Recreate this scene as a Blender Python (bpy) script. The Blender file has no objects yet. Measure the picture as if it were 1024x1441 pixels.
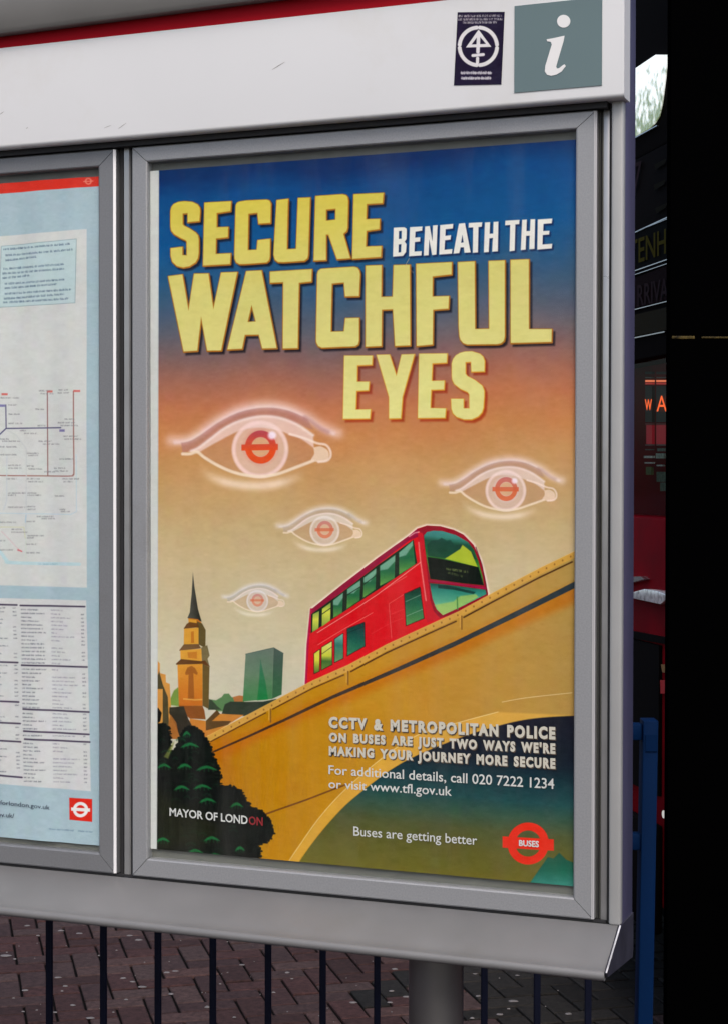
import bpy, bmesh, math, random
import numpy as np
from mathutils import Vector, Matrix
random.seed(7); RNG = np.random.default_rng(11)
SC = bpy.context.scene
COL = SC.collection

# ------------------------------------------------------------------ camera
F, CX, CY = 2400., 512., 720.5          # focal length and centre, in pixels of a 1024 x 1441 frame
YAW, PITCH, ROLL = -0.37386342, -0.0155872, 0.00153399
CAM = np.array([1.23158, -2.20754, 1.75])
fw = np.array([math.sin(YAW)*math.cos(PITCH), math.cos(YAW)*math.cos(PITCH), math.sin(PITCH)])
rt0 = np.array([math.cos(YAW), -math.sin(YAW), 0.]); up0 = np.cross(rt0, fw)
rt = rt0*math.cos(ROLL)+up0*math.sin(ROLL); up = up0*math.cos(ROLL)-rt0*math.sin(ROLL)
cd = bpy.data.cameras.new('camera'); cam = bpy.data.objects.new('camera', cd); COL.objects.link(cam)
cam.matrix_world = Matrix(((rt[0], up[0], -fw[0], CAM[0]), (rt[1], up[1], -fw[1], CAM[1]), (rt[2], up[2], -fw[2], CAM[2]), (0, 0, 0, 1)))
cd.sensor_fit = 'VERTICAL'; cd.sensor_height = 36.; cd.lens = 36.*F/1441.
cd.clip_start = .05; cd.clip_end = 2000.
SC.camera = cam

# ------------------------------------------------------------------ light
SUN_EL, SUN_AZ = 50., 152.      # azimuth the light comes from, clockwise from +Y
w = bpy.data.worlds.new('World'); SC.world = w; w.use_nodes = True
nt = w.node_tree; bg = nt.nodes['Background']
sky = nt.nodes.new('ShaderNodeTexSky'); sky.sky_type = 'NISHITA'; sky.sun_disc = False
sky.sun_elevation = math.radians(SUN_EL); sky.sun_rotation = math.radians(SUN_AZ)
sky.air_density = 1.0; sky.dust_density = 4.0; sky.ozone_density = 1.0
nt.links.new(sky.outputs[0], bg.inputs[0]); bg.inputs[1].default_value = 0.14
sl = bpy.data.lights.new('sun', 'SUN'); sun = bpy.data.objects.new('sun', sl); COL.objects.link(sun)
sl.energy = 1.0; sl.angle = math.radians(24); sl.color = (1., .955, .90)
a = math.radians(SUN_AZ); e = math.radians(SUN_EL)
sd = Vector((math.sin(a)*math.cos(e), math.cos(a)*math.cos(e), math.sin(e)))
sun.rotation_euler = sd.to_track_quat('Z', 'Y').to_euler(); sun.location = sd*20
SC.view_settings.view_transform = 'Standard'; SC.view_settings.look = 'None'
SC.view_settings.gamma = 1.; SC.view_settings.use_curve_mapping = False
SC.view_settings.exposure = 0.45
SC.cycles.filter_width = 1.5; SC.cycles.max_bounces = 8; SC.cycles.transparent_max_bounces = 8
GAIN = 1.07     # albedo of printed colours per displayed linear value

# ------------------------------------------------------------------ helpers
def ray(px, py):
    return fw*F + rt*(px-CX) - up*(py-CY)
def at(px, py, Y=0.):
    """point of the board-parallel plane at depth Y seen at a position of the photograph"""
    d = ray(px, py); t = (Y-CAM[1])/d[1]; return CAM+d*t
def XZ(px, py, Y=0.):
    q = at(px, py, Y); return q[0], q[2]
def proj(P):
    d = np.asarray(P, float)-CAM; z = d@fw
    return np.stack([CX+F*(d@rt)/z, CY-F*(d@up)/z], -1)
def y_of(px, py, X):
    d = ray(px, py); t = (X-CAM[0])/d[0]; return (CAM+d*t)[1]
def lin(c):
    c = np.asarray(c, float)/255.; return np.where(c <= .04045, c/12.92, ((c+.055)/1.055)**2.4)

def mesh_obj(name, verts, faces, mat, parent=None, uv=None, smooth=False, bevel=0., seg=2):
    me = bpy.data.meshes.new(name); me.from_pydata([tuple(map(float, v)) for v in verts], [], faces); me.validate()
    bm = bmesh.new(); bm.from_mesh(me); bmesh.ops.recalc_face_normals(bm, faces=bm.faces)
    if bevel: bmesh.ops.bevel(bm, geom=[x for x in bm.edges if len(x.link_faces) == 2 and x.calc_face_angle(0) > .5], offset=bevel, segments=seg, profile=.5, affect='EDGES', clamp_overlap=True)
    bm.to_mesh(me); bm.free()
    for m in (mat if isinstance(mat, (list, tuple)) else [mat]): me.materials.append(m)
    if smooth or bevel:
        for p in me.polygons: p.use_smooth = True
        me.set_sharp_from_angle(angle=math.radians(50 if smooth else 35)) if hasattr(me, 'set_sharp_from_angle') else None
    o = bpy.data.objects.new(name, me); COL.objects.link(o)
    if parent: o.parent = parent; o.matrix_parent_inverse = parent.matrix_world.inverted() if parent.type != 'X' else Matrix()
    return o
def box(x0, x1, y0, y1, z0, z1):
    v = [(x, y, z) for x in (x0, x1) for y in (y0, y1) for z in (z0, z1)]
    return v, [(0, 1, 3, 2), (4, 6, 7, 5), (0, 4, 5, 1), (2, 3, 7, 6), (0, 2, 6, 4), (1, 5, 7, 3)]
def prism(poly, off):
    """poly: 3D points, off: 3D offset -> closed solid"""
    n = len(poly); a_ = [tuple(p) for p in poly]; b_ = [tuple(np.asarray(p)+off) for p in poly]
    return a_+b_, [tuple(range(n)), tuple(range(2*n-1, n-1, -1))]+[(i, (i+1) % n, n+(i+1) % n, n+i) for i in range(n)]
def extrude_x(profile, x0, x1):
    """profile in (y,z)"""
    return prism([(x0, y, z) for y, z in profile], np.array([x1-x0, 0, 0]))
def merge(*vf):
    V, Fc = [], []
    for v, f in vf:
        k = len(V); V += list(v); Fc += [tuple(i+k for i in q) for q in f]
    return V, Fc
def cyl(c0, c1, r, n=24, r1=None):
    c0 = Vector(c0); c1 = Vector(c1); ax = (c1-c0).normalized(); s = ax.orthogonal().normalized(); t = ax.cross(s)
    r1 = r if r1 is None else r1; V = []
    for c, rr in ((c0, r), (c1, r1)):
        for i in range(n):
            q = 2*math.pi*i/n; V.append(tuple(c+s*rr*math.cos(q)+t*rr*math.sin(q)))
    return V, [tuple(range(n))[::-1], tuple(range(n, 2*n))]+[(i, (i+1) % n, n+(i+1) % n, n+i) for i in range(n)]
def empty(name, loc, label=None, cat=None, group=None, rot=0.):
    o = bpy.data.objects.new(name, None); COL.objects.link(o); o.location = loc; o.rotation_euler.z = rot; o.empty_display_size = .1
    bpy.context.view_layer.update()
    if label: tag(o, label, cat, group)
    return o
def tag(o, label=None, cat=None, group=None, kind=None):
    if label: o['label'] = label
    if cat: o['category'] = cat
    if group: o['group'] = group
    if kind: o['kind'] = kind
    return o

def mat(name, col, rough=.5, metal=0., spec=.5, noise=0., nscale=8., bump=0., bscale=300., emit=None, estr=0., coat=0., dirt=None, dscale=3.):
    m = bpy.data.materials.new(name); m.use_nodes = True; t = m.node_tree; b = t.nodes['Principled BSDF']; L = t.links
    b.inputs['Base Color'].default_value = (*col, 1); b.inputs['Roughness'].default_value = rough
    b.inputs['Metallic'].default_value = metal; b.inputs['Specular IOR Level'].default_value = spec
    if coat: b.inputs['Coat Weight'].default_value = coat; b.inputs['Coat Roughness'].default_value = .1
    tc = t.nodes.new('ShaderNodeTexCoord')
    if noise or dirt:
        n = t.nodes.new('ShaderNodeTexNoise'); n.inputs['Scale'].default_value = nscale; n.inputs['Detail'].default_value = 6.
        L.new(tc.outputs['Object'], n.inputs['Vector'])
        r = t.nodes.new('ShaderNodeMapRange'); r.inputs['From Min'].default_value = .3; r.inputs['From Max'].default_value = .7
        r.inputs['To Min'].default_value = 1-noise; r.inputs['To Max'].default_value = 1+noise
        L.new(n.outputs['Fac'], r.inputs['Value'])
        mx = t.nodes.new('ShaderNodeMix'); mx.data_type = 'RGBA'; mx.blend_type = 'MULTIPLY'; mx.inputs[0].default_value = 1.
        mx.inputs[6].default_value = (*col, 1); L.new(r.outputs[0], mx.inputs[7]); out = mx.outputs[2]
        if dirt:
            n2 = t.nodes.new('ShaderNodeTexNoise'); n2.inputs['Scale'].default_value = dscale; n2.inputs['Detail'].default_value = 9.; n2.inputs['Roughness'].default_value = .65
            L.new(tc.outputs['Object'], n2.inputs['Vector'])
            cr = t.nodes.new('ShaderNodeMapRange'); cr.inputs['From Min'].default_value = .56; cr.inputs['From Max'].default_value = .8
            cr.inputs['To Min'].default_value = 0.; cr.inputs['To Max'].default_value = .6; L.new(n2.outputs['Fac'], cr.inputs['Value'])
            m2 = t.nodes.new('ShaderNodeMix'); m2.data_type = 'RGBA'; L.new(cr.outputs[0], m2.inputs[0]); L.new(out, m2.inputs[6]); m2.inputs[7].default_value = (*dirt, 1); out = m2.outputs[2]
        L.new(out, b.inputs['Base Color'])
        rr = t.nodes.new('ShaderNodeMapRange'); rr.inputs['To Min'].default_value = max(rough-.08, .02); rr.inputs['To Max'].default_value = min(rough+.1, 1.)
        L.new(n.outputs['Fac'], rr.inputs['Value']); L.new(rr.outputs[0], b.inputs['Roughness'])
    if bump:
        n3 = t.nodes.new('ShaderNodeTexNoise'); n3.inputs['Scale'].default_value = bscale; n3.inputs['Detail'].default_value = 3.
        L.new(tc.outputs['Object'], n3.inputs['Vector']); bp = t.nodes.new('ShaderNodeBump'); bp.inputs['Strength'].default_value = bump; bp.inputs['Distance'].default_value = .001
        L.new(n3.outputs['Fac'], bp.inputs['Height']); L.new(bp.outputs[0], b.inputs['Normal'])
    if emit: b.inputs['Emission Color'].default_value = (*emit, 1); b.inputs['Emission Strength'].default_value = estr
    return m
def glass_mat(name, tint=(1, 1, 1), refl=.05, rough=.03, dust=0.):
    m = bpy.data.materials.new(name); m.use_nodes = True; t = m.node_tree; t.nodes.clear(); L = t.links
    o = t.nodes.new('ShaderNodeOutputMaterial'); tr = t.nodes.new('ShaderNodeBsdfTransparent'); tr.inputs[0].default_value = (*tint, 1)
    g = t.nodes.new('ShaderNodeBsdfGlossy'); g.inputs['Roughness'].default_value = rough
    fr = t.nodes.new('ShaderNodeFresnel'); fr.inputs[0].default_value = 1.45
    n = t.nodes.new('ShaderNodeTexNoise'); n.inputs['Scale'].default_value = 3.; tc = t.nodes.new('ShaderNodeTexCoord'); L.new(tc.outputs['Object'], n.inputs['Vector'])
    bp = t.nodes.new('ShaderNodeBump'); bp.inputs['Strength'].default_value = .15; bp.inputs['Distance'].default_value = .01; L.new(n.outputs['Fac'], bp.inputs['Height']); L.new(bp.outputs[0], g.inputs['Normal'])
    mu = t.nodes.new('ShaderNodeMath'); mu.operation = 'MULTIPLY'; mu.inputs[1].default_value = refl/.035; L.new(fr.outputs[0], mu.inputs[0])
    ge = t.nodes.new('ShaderNodeNewGeometry'); sb = t.nodes.new('ShaderNodeMath'); sb.operation = 'SUBTRACT'; sb.inputs[0].default_value = 1.; L.new(ge.outputs['Backfacing'], sb.inputs[1])
    m2 = t.nodes.new('ShaderNodeMath'); m2.operation = 'MULTIPLY'; L.new(mu.outputs[0], m2.inputs[0]); L.new(sb.outputs[0], m2.inputs[1]); mu = m2
    mx = t.nodes.new('ShaderNodeMixShader'); L.new(mu.outputs[0], mx.inputs[0]); L.new(tr.outputs[0], mx.inputs[1]); L.new(g.outputs[0], mx.inputs[2]); 
    if dust:
        df = t.nodes.new('ShaderNodeBsdfDiffuse'); df.inputs[0].default_value = (.6, .58, .54, 1)
        mp_ = t.nodes.new('ShaderNodeMapping'); mp_.inputs['Scale'].default_value = (14, 14, 2.2); L.new(tc.outputs['Object'], mp_.inputs[0])
        n5 = t.nodes.new('ShaderNodeTexNoise'); n5.inputs['Scale'].default_value = 1.; n5.inputs['Detail'].default_value = 8.; n5.inputs['Roughness'].default_value = .7; L.new(mp_.outputs[0], n5.inputs['Vector'])
        r5 = t.nodes.new('ShaderNodeMapRange'); r5.inputs['From Min'].default_value = .45; r5.inputs['From Max'].default_value = .8; r5.inputs['To Max'].default_value = dust; L.new(n5.outputs['Fac'], r5.inputs['Value'])
        m6 = t.nodes.new('ShaderNodeMixShader'); L.new(r5.outputs[0], m6.inputs[0]); L.new(mx.outputs[0], m6.inputs[1]); L.new(df.outputs[0], m6.inputs[2]); mx = m6
    L.new(mx.outputs[0], o.inputs[0])
    return m

def fit(pts, steps=6):
    """smooth closed/open curve through points (Catmull-Rom)"""
    P = np.array(pts, float); n = len(P); out = []
    for i in range(n-1):
        p0 = P[max(i-1, 0)]; p1 = P[i]; p2 = P[i+1]; p3 = P[min(i+2, n-1)]
        for k in range(steps):
            t = k/steps
            out.append(.5*((2*p1)+(-p0+p2)*t+(2*p0-5*p1+4*p2-p3)*t*t+(-p0+3*p1-3*p2+p3)*t**3))
    out.append(P[-1]); return np.array(out)

# text as flat lettering laid on a plane: quad = cap-top-left, base-left, cap-top-right, base-right
def text_geo(s, offset=0., spacing=1.):
    cu = bpy.data.curves.new('text', 'FONT'); cu.body = s; cu.offset = offset; cu.space_character = spacing; cu.space_word = 1.5 if spacing > 1.1 else 1.; cu.resolution_u = 3
    ob = bpy.data.objects.new('text', cu); COL.objects.link(ob); bpy.context.view_layer.update()
    me = bpy.data.meshes.new_from_object(ob.evaluated_get(bpy.context.evaluated_depsgraph_get()))
    V = np.array([v.co[:] for v in me.vertices]); Fc = [tuple(p.vertices) for p in me.polygons]
    bpy.data.objects.remove(ob); bpy.data.curves.remove(cu); bpy.data.meshes.remove(me)
    return V, Fc
CAPH = None
def cap_height():
    global CAPH
    if CAPH is None:
        V, _ = text_geo('H'); CAPH = V[:, 1].max()
    return CAPH
def text_on(s, quad, place, offset=0., spacing=1., shift=(0, 0)):
    V, Fc = text_geo(s, offset, spacing); h = cap_height(); x0, x1 = V[:, 0].min(), V[:, 0].max()
    tl, bl, tr_, br = [np.array(q, float) for q in quad]
    u = ((V[:, 0]-x0)/(x1-x0))[:, None]; v = (V[:, 1]/h)[:, None]
    P = (bl*(1-u)+br*u)*(1-v)+(tl*(1-u)+tr_*u)*v + np.array(shift)
    return [place(*p) for p in P], Fc

# ------------------------------------------------------------------ print raster (flat artwork only)
class Print:
    """flat printed artwork on a board-parallel rectangle, drawn shape by shape into a generated image"""
    def __init__(s, X0, X1, Z0, Z1, Y, res):
        s.X0, s.X1, s.Z0, s.Z1, s.Y, s.res = X0, X1, Z0, Z1, Y, res
        s.W = int((X1-X0)*res); s.H = int((Z1-Z0)*res)
        X = X0+(np.arange(s.W)+.5)/res; Z = Z0+(np.arange(s.H)+.5)/res
        XX, ZZ = np.meshgrid(X, Z); P = np.stack([XX, np.full_like(XX, Y), ZZ], -1); q = proj(P)
        s.px = q[..., 0].astype(np.float32); s.py = q[..., 1].astype(np.float32)
        s.v = ((Z1-ZZ)/(Z1-Z0)).astype(np.float32); s.u = ((XX-X0)/(X1-X0)).astype(np.float32)
        s.img = np.zeros((s.H, s.W, 3), np.float32)
    def win(s, pts, pad):
        P = np.asarray(pts); a0 = P.min(0)-pad; b0 = P.max(0)+pad
        c = [XZ(x, y, s.Y) for x in (a0[0], b0[0]) for y in (a0[1], b0[1])]
        xs = [k[0] for k in c]; zs = [k[1] for k in c]
        i0 = max(int((min(xs)-s.X0)*s.res)-1, 0); i1 = min(int((max(xs)-s.X0)*s.res)+2, s.W)
        j0 = max(int((min(zs)-s.Z0)*s.res)-1, 0); j1 = min(int((max(zs)-s.Z0)*s.res)+2, s.H)
        return slice(j0, max(j1, j0)), slice(i0, max(i1, i0))
    @staticmethod
    def seg(x, y, a, b):
        dx, dy = b[0]-a[0], b[1]-a[1]; L = dx*dx+dy*dy+1e-9
        t = np.clip(((x-a[0])*dx+(y-a[1])*dy)/L, 0, 1)
        return (x-a[0]-t*dx)**2+(y-a[1]-t*dy)**2
    def sdf(s, w_, polys, sh=(0, 0)):
        x = s.px[w_]-sh[0]; y = s.py[w_]-sh[1]; d = np.full(x.shape, 1e9, np.float32); ins = np.zeros(x.shape, bool)
        for P in polys:
            n = len(P)
            for i in range(n):
                a_, b_ = P[i], P[(i+1) % n]; d = np.minimum(d, s.seg(x, y, a_, b_))
                if a_[1] != b_[1]:
                    c = ((a_[1] > y) != (b_[1] > y)) & (x < (b_[0]-a_[0])*(y-a_[1])/(b_[1]-a_[1])+a_[0]); ins ^= c
        d = np.sqrt(d); return np.where(ins, -d, d)
    def over(s, w_, al, col):
        c = np.asarray(col(s.px[w_], s.py[w_]) if callable(col) else np.asarray(col, float), np.float32)
        s.img[w_] = s.img[w_]*(1-al[..., None])+c*al[..., None]
    def poly(s, polys, col, alpha=1., soft=.5, grow=0., sh=(0, 0), mult=False):
        if not hasattr(polys[0][0], '__len__'): polys = [polys]
        polys = [np.asarray(p, float) for p in polys]
        w_ = s.win(np.concatenate(polys)+np.array(sh), soft*2+abs(grow)+2)
        if s.px[w_].size == 0: return
        d = s.sdf(w_, polys, sh)-grow; al = np.clip(.5-d/(2*soft), 0, 1); al = al*al*(3-2*al)*alpha
        if mult: s.img[w_] *= 1-al[..., None]*(1-np.asarray(col, np.float32))
        else: s.over(w_, al, col)
    def line(s, pts, width, col, alpha=1., soft=.5, gauss=False, taper=False):
        P = np.asarray(pts, float); w_ = s.win(P, width*2.5+soft*2+2)
        x = s.px[w_]; y = s.py[w_]
        if x.size == 0: return
        d = np.full(x.shape, 1e9, np.float32)
        for i in range(len(P)-1): d = np.minimum(d, s.seg(x, y, P[i], P[i+1]))
        d = np.sqrt(d)
        al = np.exp(-(d/width)**2) if gauss else np.clip(.5-(d-width/2)/(2*soft), 0, 1)
        if taper:
            t = np.clip((x-P[0, 0])/(P[-1, 0]-P[0, 0]), 0, 1); al = al*np.clip(4*t, 0, 1)*np.clip(4*(1-t), 0, 1)
        s.over(w_, al*alpha, col)
    def ellipse(s, c, rx, ry, col, alpha=1., soft=.5, inner=None):
        w_ = s.win([(c[0]-rx, c[1]-ry), (c[0]+rx, c[1]+ry)], soft*2+2); x = s.px[w_]-c[0]; y = s.py[w_]-c[1]
        if x.size == 0: return
        r = np.sqrt((x/rx)**2+(y/ry)**2); m = (rx+ry)/2; al = np.clip(.5-(r-1)*m/(2*soft), 0, 1)
        if inner: al *= np.clip(.5+(r-inner)*m/(2*soft), 0, 1)
        s.over(w_, al*alpha, col)
    def smudge(s, x0, x1, y0, y1, col, h=1.6, alpha=.8, pitch=2.2):
        """illegibly small print: a row of tiny marks from (x0,y0) to (x1,y1)"""
        x = x0
        while x < x1:
            l = random.uniform(3, 9); e_ = min(x+l, x1); f0 = (x-x0)/max(x1-x0, 1); f1 = (e_-x0)/max(x1-x0, 1)
            q = x
            while q < e_:
                f = (q-x0)/max(x1-x0, 1); yy = y0+(y1-y0)*f; k = random.choice((0, 0, 1)); l2 = random.uniform(.7, 1.3)
                s.line([(q, yy+h*.5), (q, yy-h*.4-k*h*.3)], .55, col, alpha*random.uniform(.6, 1), .35)
                if random.random() < .65: s.line([(q, yy+random.choice((-.4, .4))*h), (q+l2, yy+random.choice((-.4, .4))*h)], .5, col, alpha*.8, .35)
                q += l2
            x = e_+random.uniform(1.2, 2.0)
    def finish(s, name, rough=.75):
        im = bpy.data.images.new(name, s.W, s.H, float_buffer=True); im.colorspace_settings.name = 'Non-Color'
        out = np.ones((s.H, s.W, 4), np.float32)
        def blotch(k, ay_=1.):      # uneven ink and paper: smooth random mottling
            g_ = RNG.normal(0, 1, (max(int(s.H/k), 2)+2, max(int(s.W/(k*ay_)), 2)+2)).astype(np.float32)
            yi = np.linspace(0, g_.shape[0]-1.001, s.H); xi = np.linspace(0, g_.shape[1]-1.001, s.W); y0 = yi.astype(int); x0 = xi.astype(int); fy = (yi-y0)[:, None]; fx = (xi-x0)[None]
            fy = fy*fy*(3-2*fy); fx = fx*fx*(3-2*fx)
            return (g_[y0][:, x0]*(1-fx)+g_[y0][:, x0+1]*fx)*(1-fy)+(g_[y0+1][:, x0]*(1-fx)+g_[y0+1][:, x0+1]*fx)*fy
        s.img += (blotch(160)*1.4+blotch(45)*.7+blotch(11, 1.8)*1.2+blotch(5, 2.2)*1.3)[..., None]
        s.img += np.stack([blotch(26), blotch(26), blotch(26)], -1)*.9
        grain = RNG.normal(0, 2.0, (s.H, s.W, 1)).astype(np.float32)
        out[..., :3] = lin(np.clip(s.img+grain, 0, 255))*GAIN
        im.pixels.foreach_set(out.ravel()); im.update()
        m = bpy.data.materials.new(name); m.use_nodes = True; t = m.node_tree; b = t.nodes['Principled BSDF']
        ti = t.nodes.new('ShaderNodeTexImage'); ti.image = im; ti.extension = 'EXTEND'
        t.links.new(ti.outputs[0], b.inputs['Base Color']); b.inputs['Roughness'].default_value = rough; b.inputs['Specular IOR Level'].default_value = .03
        return m
    def sheet(s, name, m, wave=0., parent=None, thick=.0004, nx=48, nz=60, seed=0.):
        me = bpy.data.meshes.new(name); V = []; Fc = []; uv = []
        for j in range(nz+1):
            for i in range(nx+1):
                u, v = i/nx, j/nz
                d = wave*(math.sin(u*19+seed+2*math.sin(v*3))*.35+math.sin(u*7+v*5+seed)*.6+math.sin(v*23+u*3)*.12)
                V.append((s.X0+(s.X1-s.X0)*u, s.Y+d, s.Z0+(s.Z1-s.Z0)*v)); uv.append((u, v))
        n = len(V); V += [(x, y+thick, z) for x, y, z in V]; uv += uv
        for j in range(nz):
            for i in range(nx):
                k = j*(nx+1)+i; q = (k, k+1, k+nx+2, k+nx+1); Fc.append(q); Fc.append(tuple(n+c for c in q[::-1]))
        me.from_pydata(V, [], Fc); me.materials.append(m)
        l = me.uv_layers.new(name='UVMap')
        for lp in me.loops: l.data[lp.index].uv = uv[lp.vertex_index]
        for p in me.polygons: p.use_smooth = True
        o = bpy.data.objects.new(name, me); COL.objects.link(o)
        if parent: o.parent = parent; o.matrix_parent_inverse = parent.matrix_world.inverted()
        return o
def zc(ox, oy, s, pts): return [(ox+x/s, oy+y/s) for x, y in pts]
def grad(stops, fn):
    ks = np.array([k for k, _ in stops], float); cs = np.array([c for _, c in stops], float)
    def f(x, y):
        q = fn(x, y); return np.stack([np.interp(q, ks, cs[:, i]) for i in range(3)], -1)
    return f

# ------------------------------------------------------------------ materials
M_FRAME = mat('grey_powder_coated_aluminium', (.180, .185, .195), .40, .25, noise=.09, nscale=420, bump=.25, bscale=900, dirt=(.13, .125, .12), dscale=5)
M_EDGE = mat('edge_highlight', (.8, .8, .82), .35, .15)
M_POST = mat('pale_grey_paint', (.33, .335, .335), .42, .1, noise=.04, nscale=12, bump=.08, bscale=700, dirt=(.27, .265, .25), dscale=4)
M_SIDE = mat('grey_side_paint', (.085, .085, .16), .42, .2, noise=.06, nscale=9)
M_SILL = mat('silver_grey_sill_paint', (.165, .165, .168), .45, .1, noise=.06, nscale=14, bump=.15, bscale=800, dirt=(.15, .145, .13), dscale=6)
M_HEAD = mat('white_enamel', (.655, .665, .68), .4, 0, noise=.015, nscale=6, bump=.05, bscale=400, dirt=(.55, .53, .48), dscale=2.4)
M_RED = mat('red_enamel', (.34, .0015, .009), .6, spec=.12)
M_CAP = mat('dark_grey_cap_paint', (.15, .147, .14), .5, .1, noise=.08, nscale=10)
M_BACK = mat('grey_green_backing', (.13, .135, .12), .6, noise=.08)
M_BLACK = mat('black_gap_shade', (.012, .012, .014), .7)
M_DIV = mat('aluminium_divider', (.36, .365, .37), .3, .55, noise=.08, nscale=20)
M_GLASS = glass_mat('case_glazing', (.985, .99, .985), .011, dust=.022)
M_SIGN = mat('grey_green_vinyl', (.10, .155, .165), .45, noise=.03)
M_WHITE = mat('white_vinyl', (.72, .72, .72), .45)
M_STEEL = mat('dull_steel_tube', (.21, .205, .205), .33, .85, noise=.1, nscale=15, bump=.1)
M_PAPERW = mat('white_paper_margin', (.6, .61, .6), .7)

# ------------------------------------------------------------------ ground and block paving
M_ASPH = mat('asphalt', (.04, .04, .042), .9, noise=.3, nscale=30, bump=.8, bscale=90)
g = mesh_obj('ground', *box(-300, 300, -300, 300, -.30, -.075), M_ASPH); tag(g, kind='structure')
M_SAND = mat('joint_sand', (.005, .004, .004), .95, spec=.05, noise=.3, nscale=60)
BANG = YAW+math.atan((-84-512)/2400.)
ax = np.array([math.cos(BANG), -math.sin(BANG), 0.]); ay = np.array([math.sin(BANG), math.cos(BANG), 0.])
org = CAM*np.array([1, 1, 0])+np.array([fw[0], fw[1], 0])*6.1
paving = mesh_obj('pavement', *prism([tuple(org+ax*x+ay*y+np.array([0, 0, -.010])) for x, y in ((-7, -6.5), (7, -6.5), (7, 7), (-7, 7))], np.array([0, 0, -.075+.0])), M_SAND)
tag(paving, kind='structure')

def brick_material(name='dark_red_paving_brick', k=(1., 1., 1.)):
    m = bpy.data.materials.new(name); m.use_nodes = True; t = m.node_tree; b = t.nodes['Principled BSDF']; L = t.links
    oi = t.nodes.new('ShaderNodeObjectInfo'); ge = t.nodes.new('ShaderNodeNewGeometry'); tc = t.nodes.new('ShaderNodeTexCoord')
    ad = t.nodes.new('ShaderNodeMath'); ad.operation = 'ADD'; L.new(oi.outputs['Random'], ad.inputs[0]); L.new(ge.outputs['Random Per Island'], ad.inputs[1])
    fr = t.nodes.new('ShaderNodeMath'); fr.operation = 'FRACT'; L.new(ad.outputs[0], fr.inputs[0])
    cr = t.nodes.new('ShaderNodeValToRGB'); L.new(fr.outputs[0], cr.inputs[0]); e_ = cr.color_ramp.elements
    e_[0].color = (.028, .0148, .0143, 1); e_[1].color = (.056, .031, .029, 1)
    for p, c in ((.3, (.044, .021, .0205, 1)), (.55, (.033, .019, .0195, 1)), (.8, (.048, .031, .030, 1))): q = e_.new(p); q.color = c
    n = t.nodes.new('ShaderNodeTexNoise'); n.inputs['Scale'].default_value = 40; n.inputs['Detail'].default_value = 8; n.inputs['Roughness'].default_value = .75; L.new(ge.outputs['Position'], n.inputs['Vector'])
    mr = t.nodes.new('ShaderNodeMapRange'); mr.inputs['From Min'].default_value = .3; mr.inputs['From Max'].default_value = .7; mr.inputs['To Min'].default_value = .45; mr.inputs['To Max'].default_value = 1.75; L.new(n.outputs['Fac'], mr.inputs['Value'])
    mx = t.nodes.new('ShaderNodeMix'); mx.data_type = 'RGBA'; mx.blend_type = 'MULTIPLY'; mx.inputs[0].default_value = 1; L.new(cr.outputs[0], mx.inputs[6]); L.new(mr.outputs[0], mx.inputs[7])
    n2 = t.nodes.new('ShaderNodeTexNoise'); n2.inputs['Scale'].default_value = 260; n2.inputs['Detail'].default_value = 3; L.new(ge.outputs['Position'], n2.inputs['Vector'])
    m3 = t.nodes.new('ShaderNodeMapRange'); m3.inputs['From Min'].default_value = .66; m3.inputs['From Max'].default_value = .76; m3.inputs['To Max'].default_value = .5; L.new(n2.outputs['Fac'], m3.inputs['Value'])
    m4 = t.nodes.new('ShaderNodeMix'); m4.data_type = 'RGBA'; L.new(m3.outputs[0], m4.inputs[0]); L.new(mx.outputs[2], m4.inputs[6]); m4.inputs[7].default_value = (.10, .085, .08, 1)
    L.new(m4.outputs[2], b.inputs['Base Color']); b.inputs['Roughness'].default_value = .85; b.inputs['Specular IOR Level'].default_value = .15
    bp = t.nodes.new('ShaderNodeBump'); bp.inputs['Strength'].default_value = .8; bp.inputs['Distance'].default_value = .002; L.new(n.outputs['Fac'], bp.inputs['Height']); L.new(bp.outputs[0], b.inputs['Normal'])
    return m
M_BRICK = brick_material()
M_BRICK2 = brick_material('shaded_grey_paving_brick')  # darker, greyer copy; shade towards the right is put into its colour
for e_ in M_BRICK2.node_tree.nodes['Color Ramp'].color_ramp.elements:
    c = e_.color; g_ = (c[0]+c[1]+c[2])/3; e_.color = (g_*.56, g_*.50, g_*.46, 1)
def brick_geo(L=.1905, W=.0915, b=.004, h=.05):
    x, y = L/2, W/2
    V = [(sx*x, sy*y, -h) for sx, sy in ((-1, -1), (1, -1), (1, 1), (-1, 1))]+[(sx*x, sy*y, -b*.8) for sx, sy in ((-1, -1), (1, -1), (1, 1), (-1, 1))]+[(sx*(x-b), sy*(y-b), 0) for sx, sy in ((-1, -1), (1, -1), (1, 1), (-1, 1))]
    Fc = [(8, 9, 10, 11)]+[(i, (i+1) % 4, 4+(i+1) % 4, 4+i) for i in range(4)]+[(4+i, 4+(i+1) % 4, 8+(i+1) % 4, 8+i) for i in range(4)]
    return V, Fc
BV, BF = brick_geo()
bmes = bpy.data.meshes.new('brick'); bmes.from_pydata(BV, [], BF); bmes.materials.append(M_BRICK)
bmes2 = bmes.copy(); bmes2.materials.clear(); bmes2.materials.append(M_BRICK2); bmes2.name = 'shaded_grey_brick'
cand = []
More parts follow.
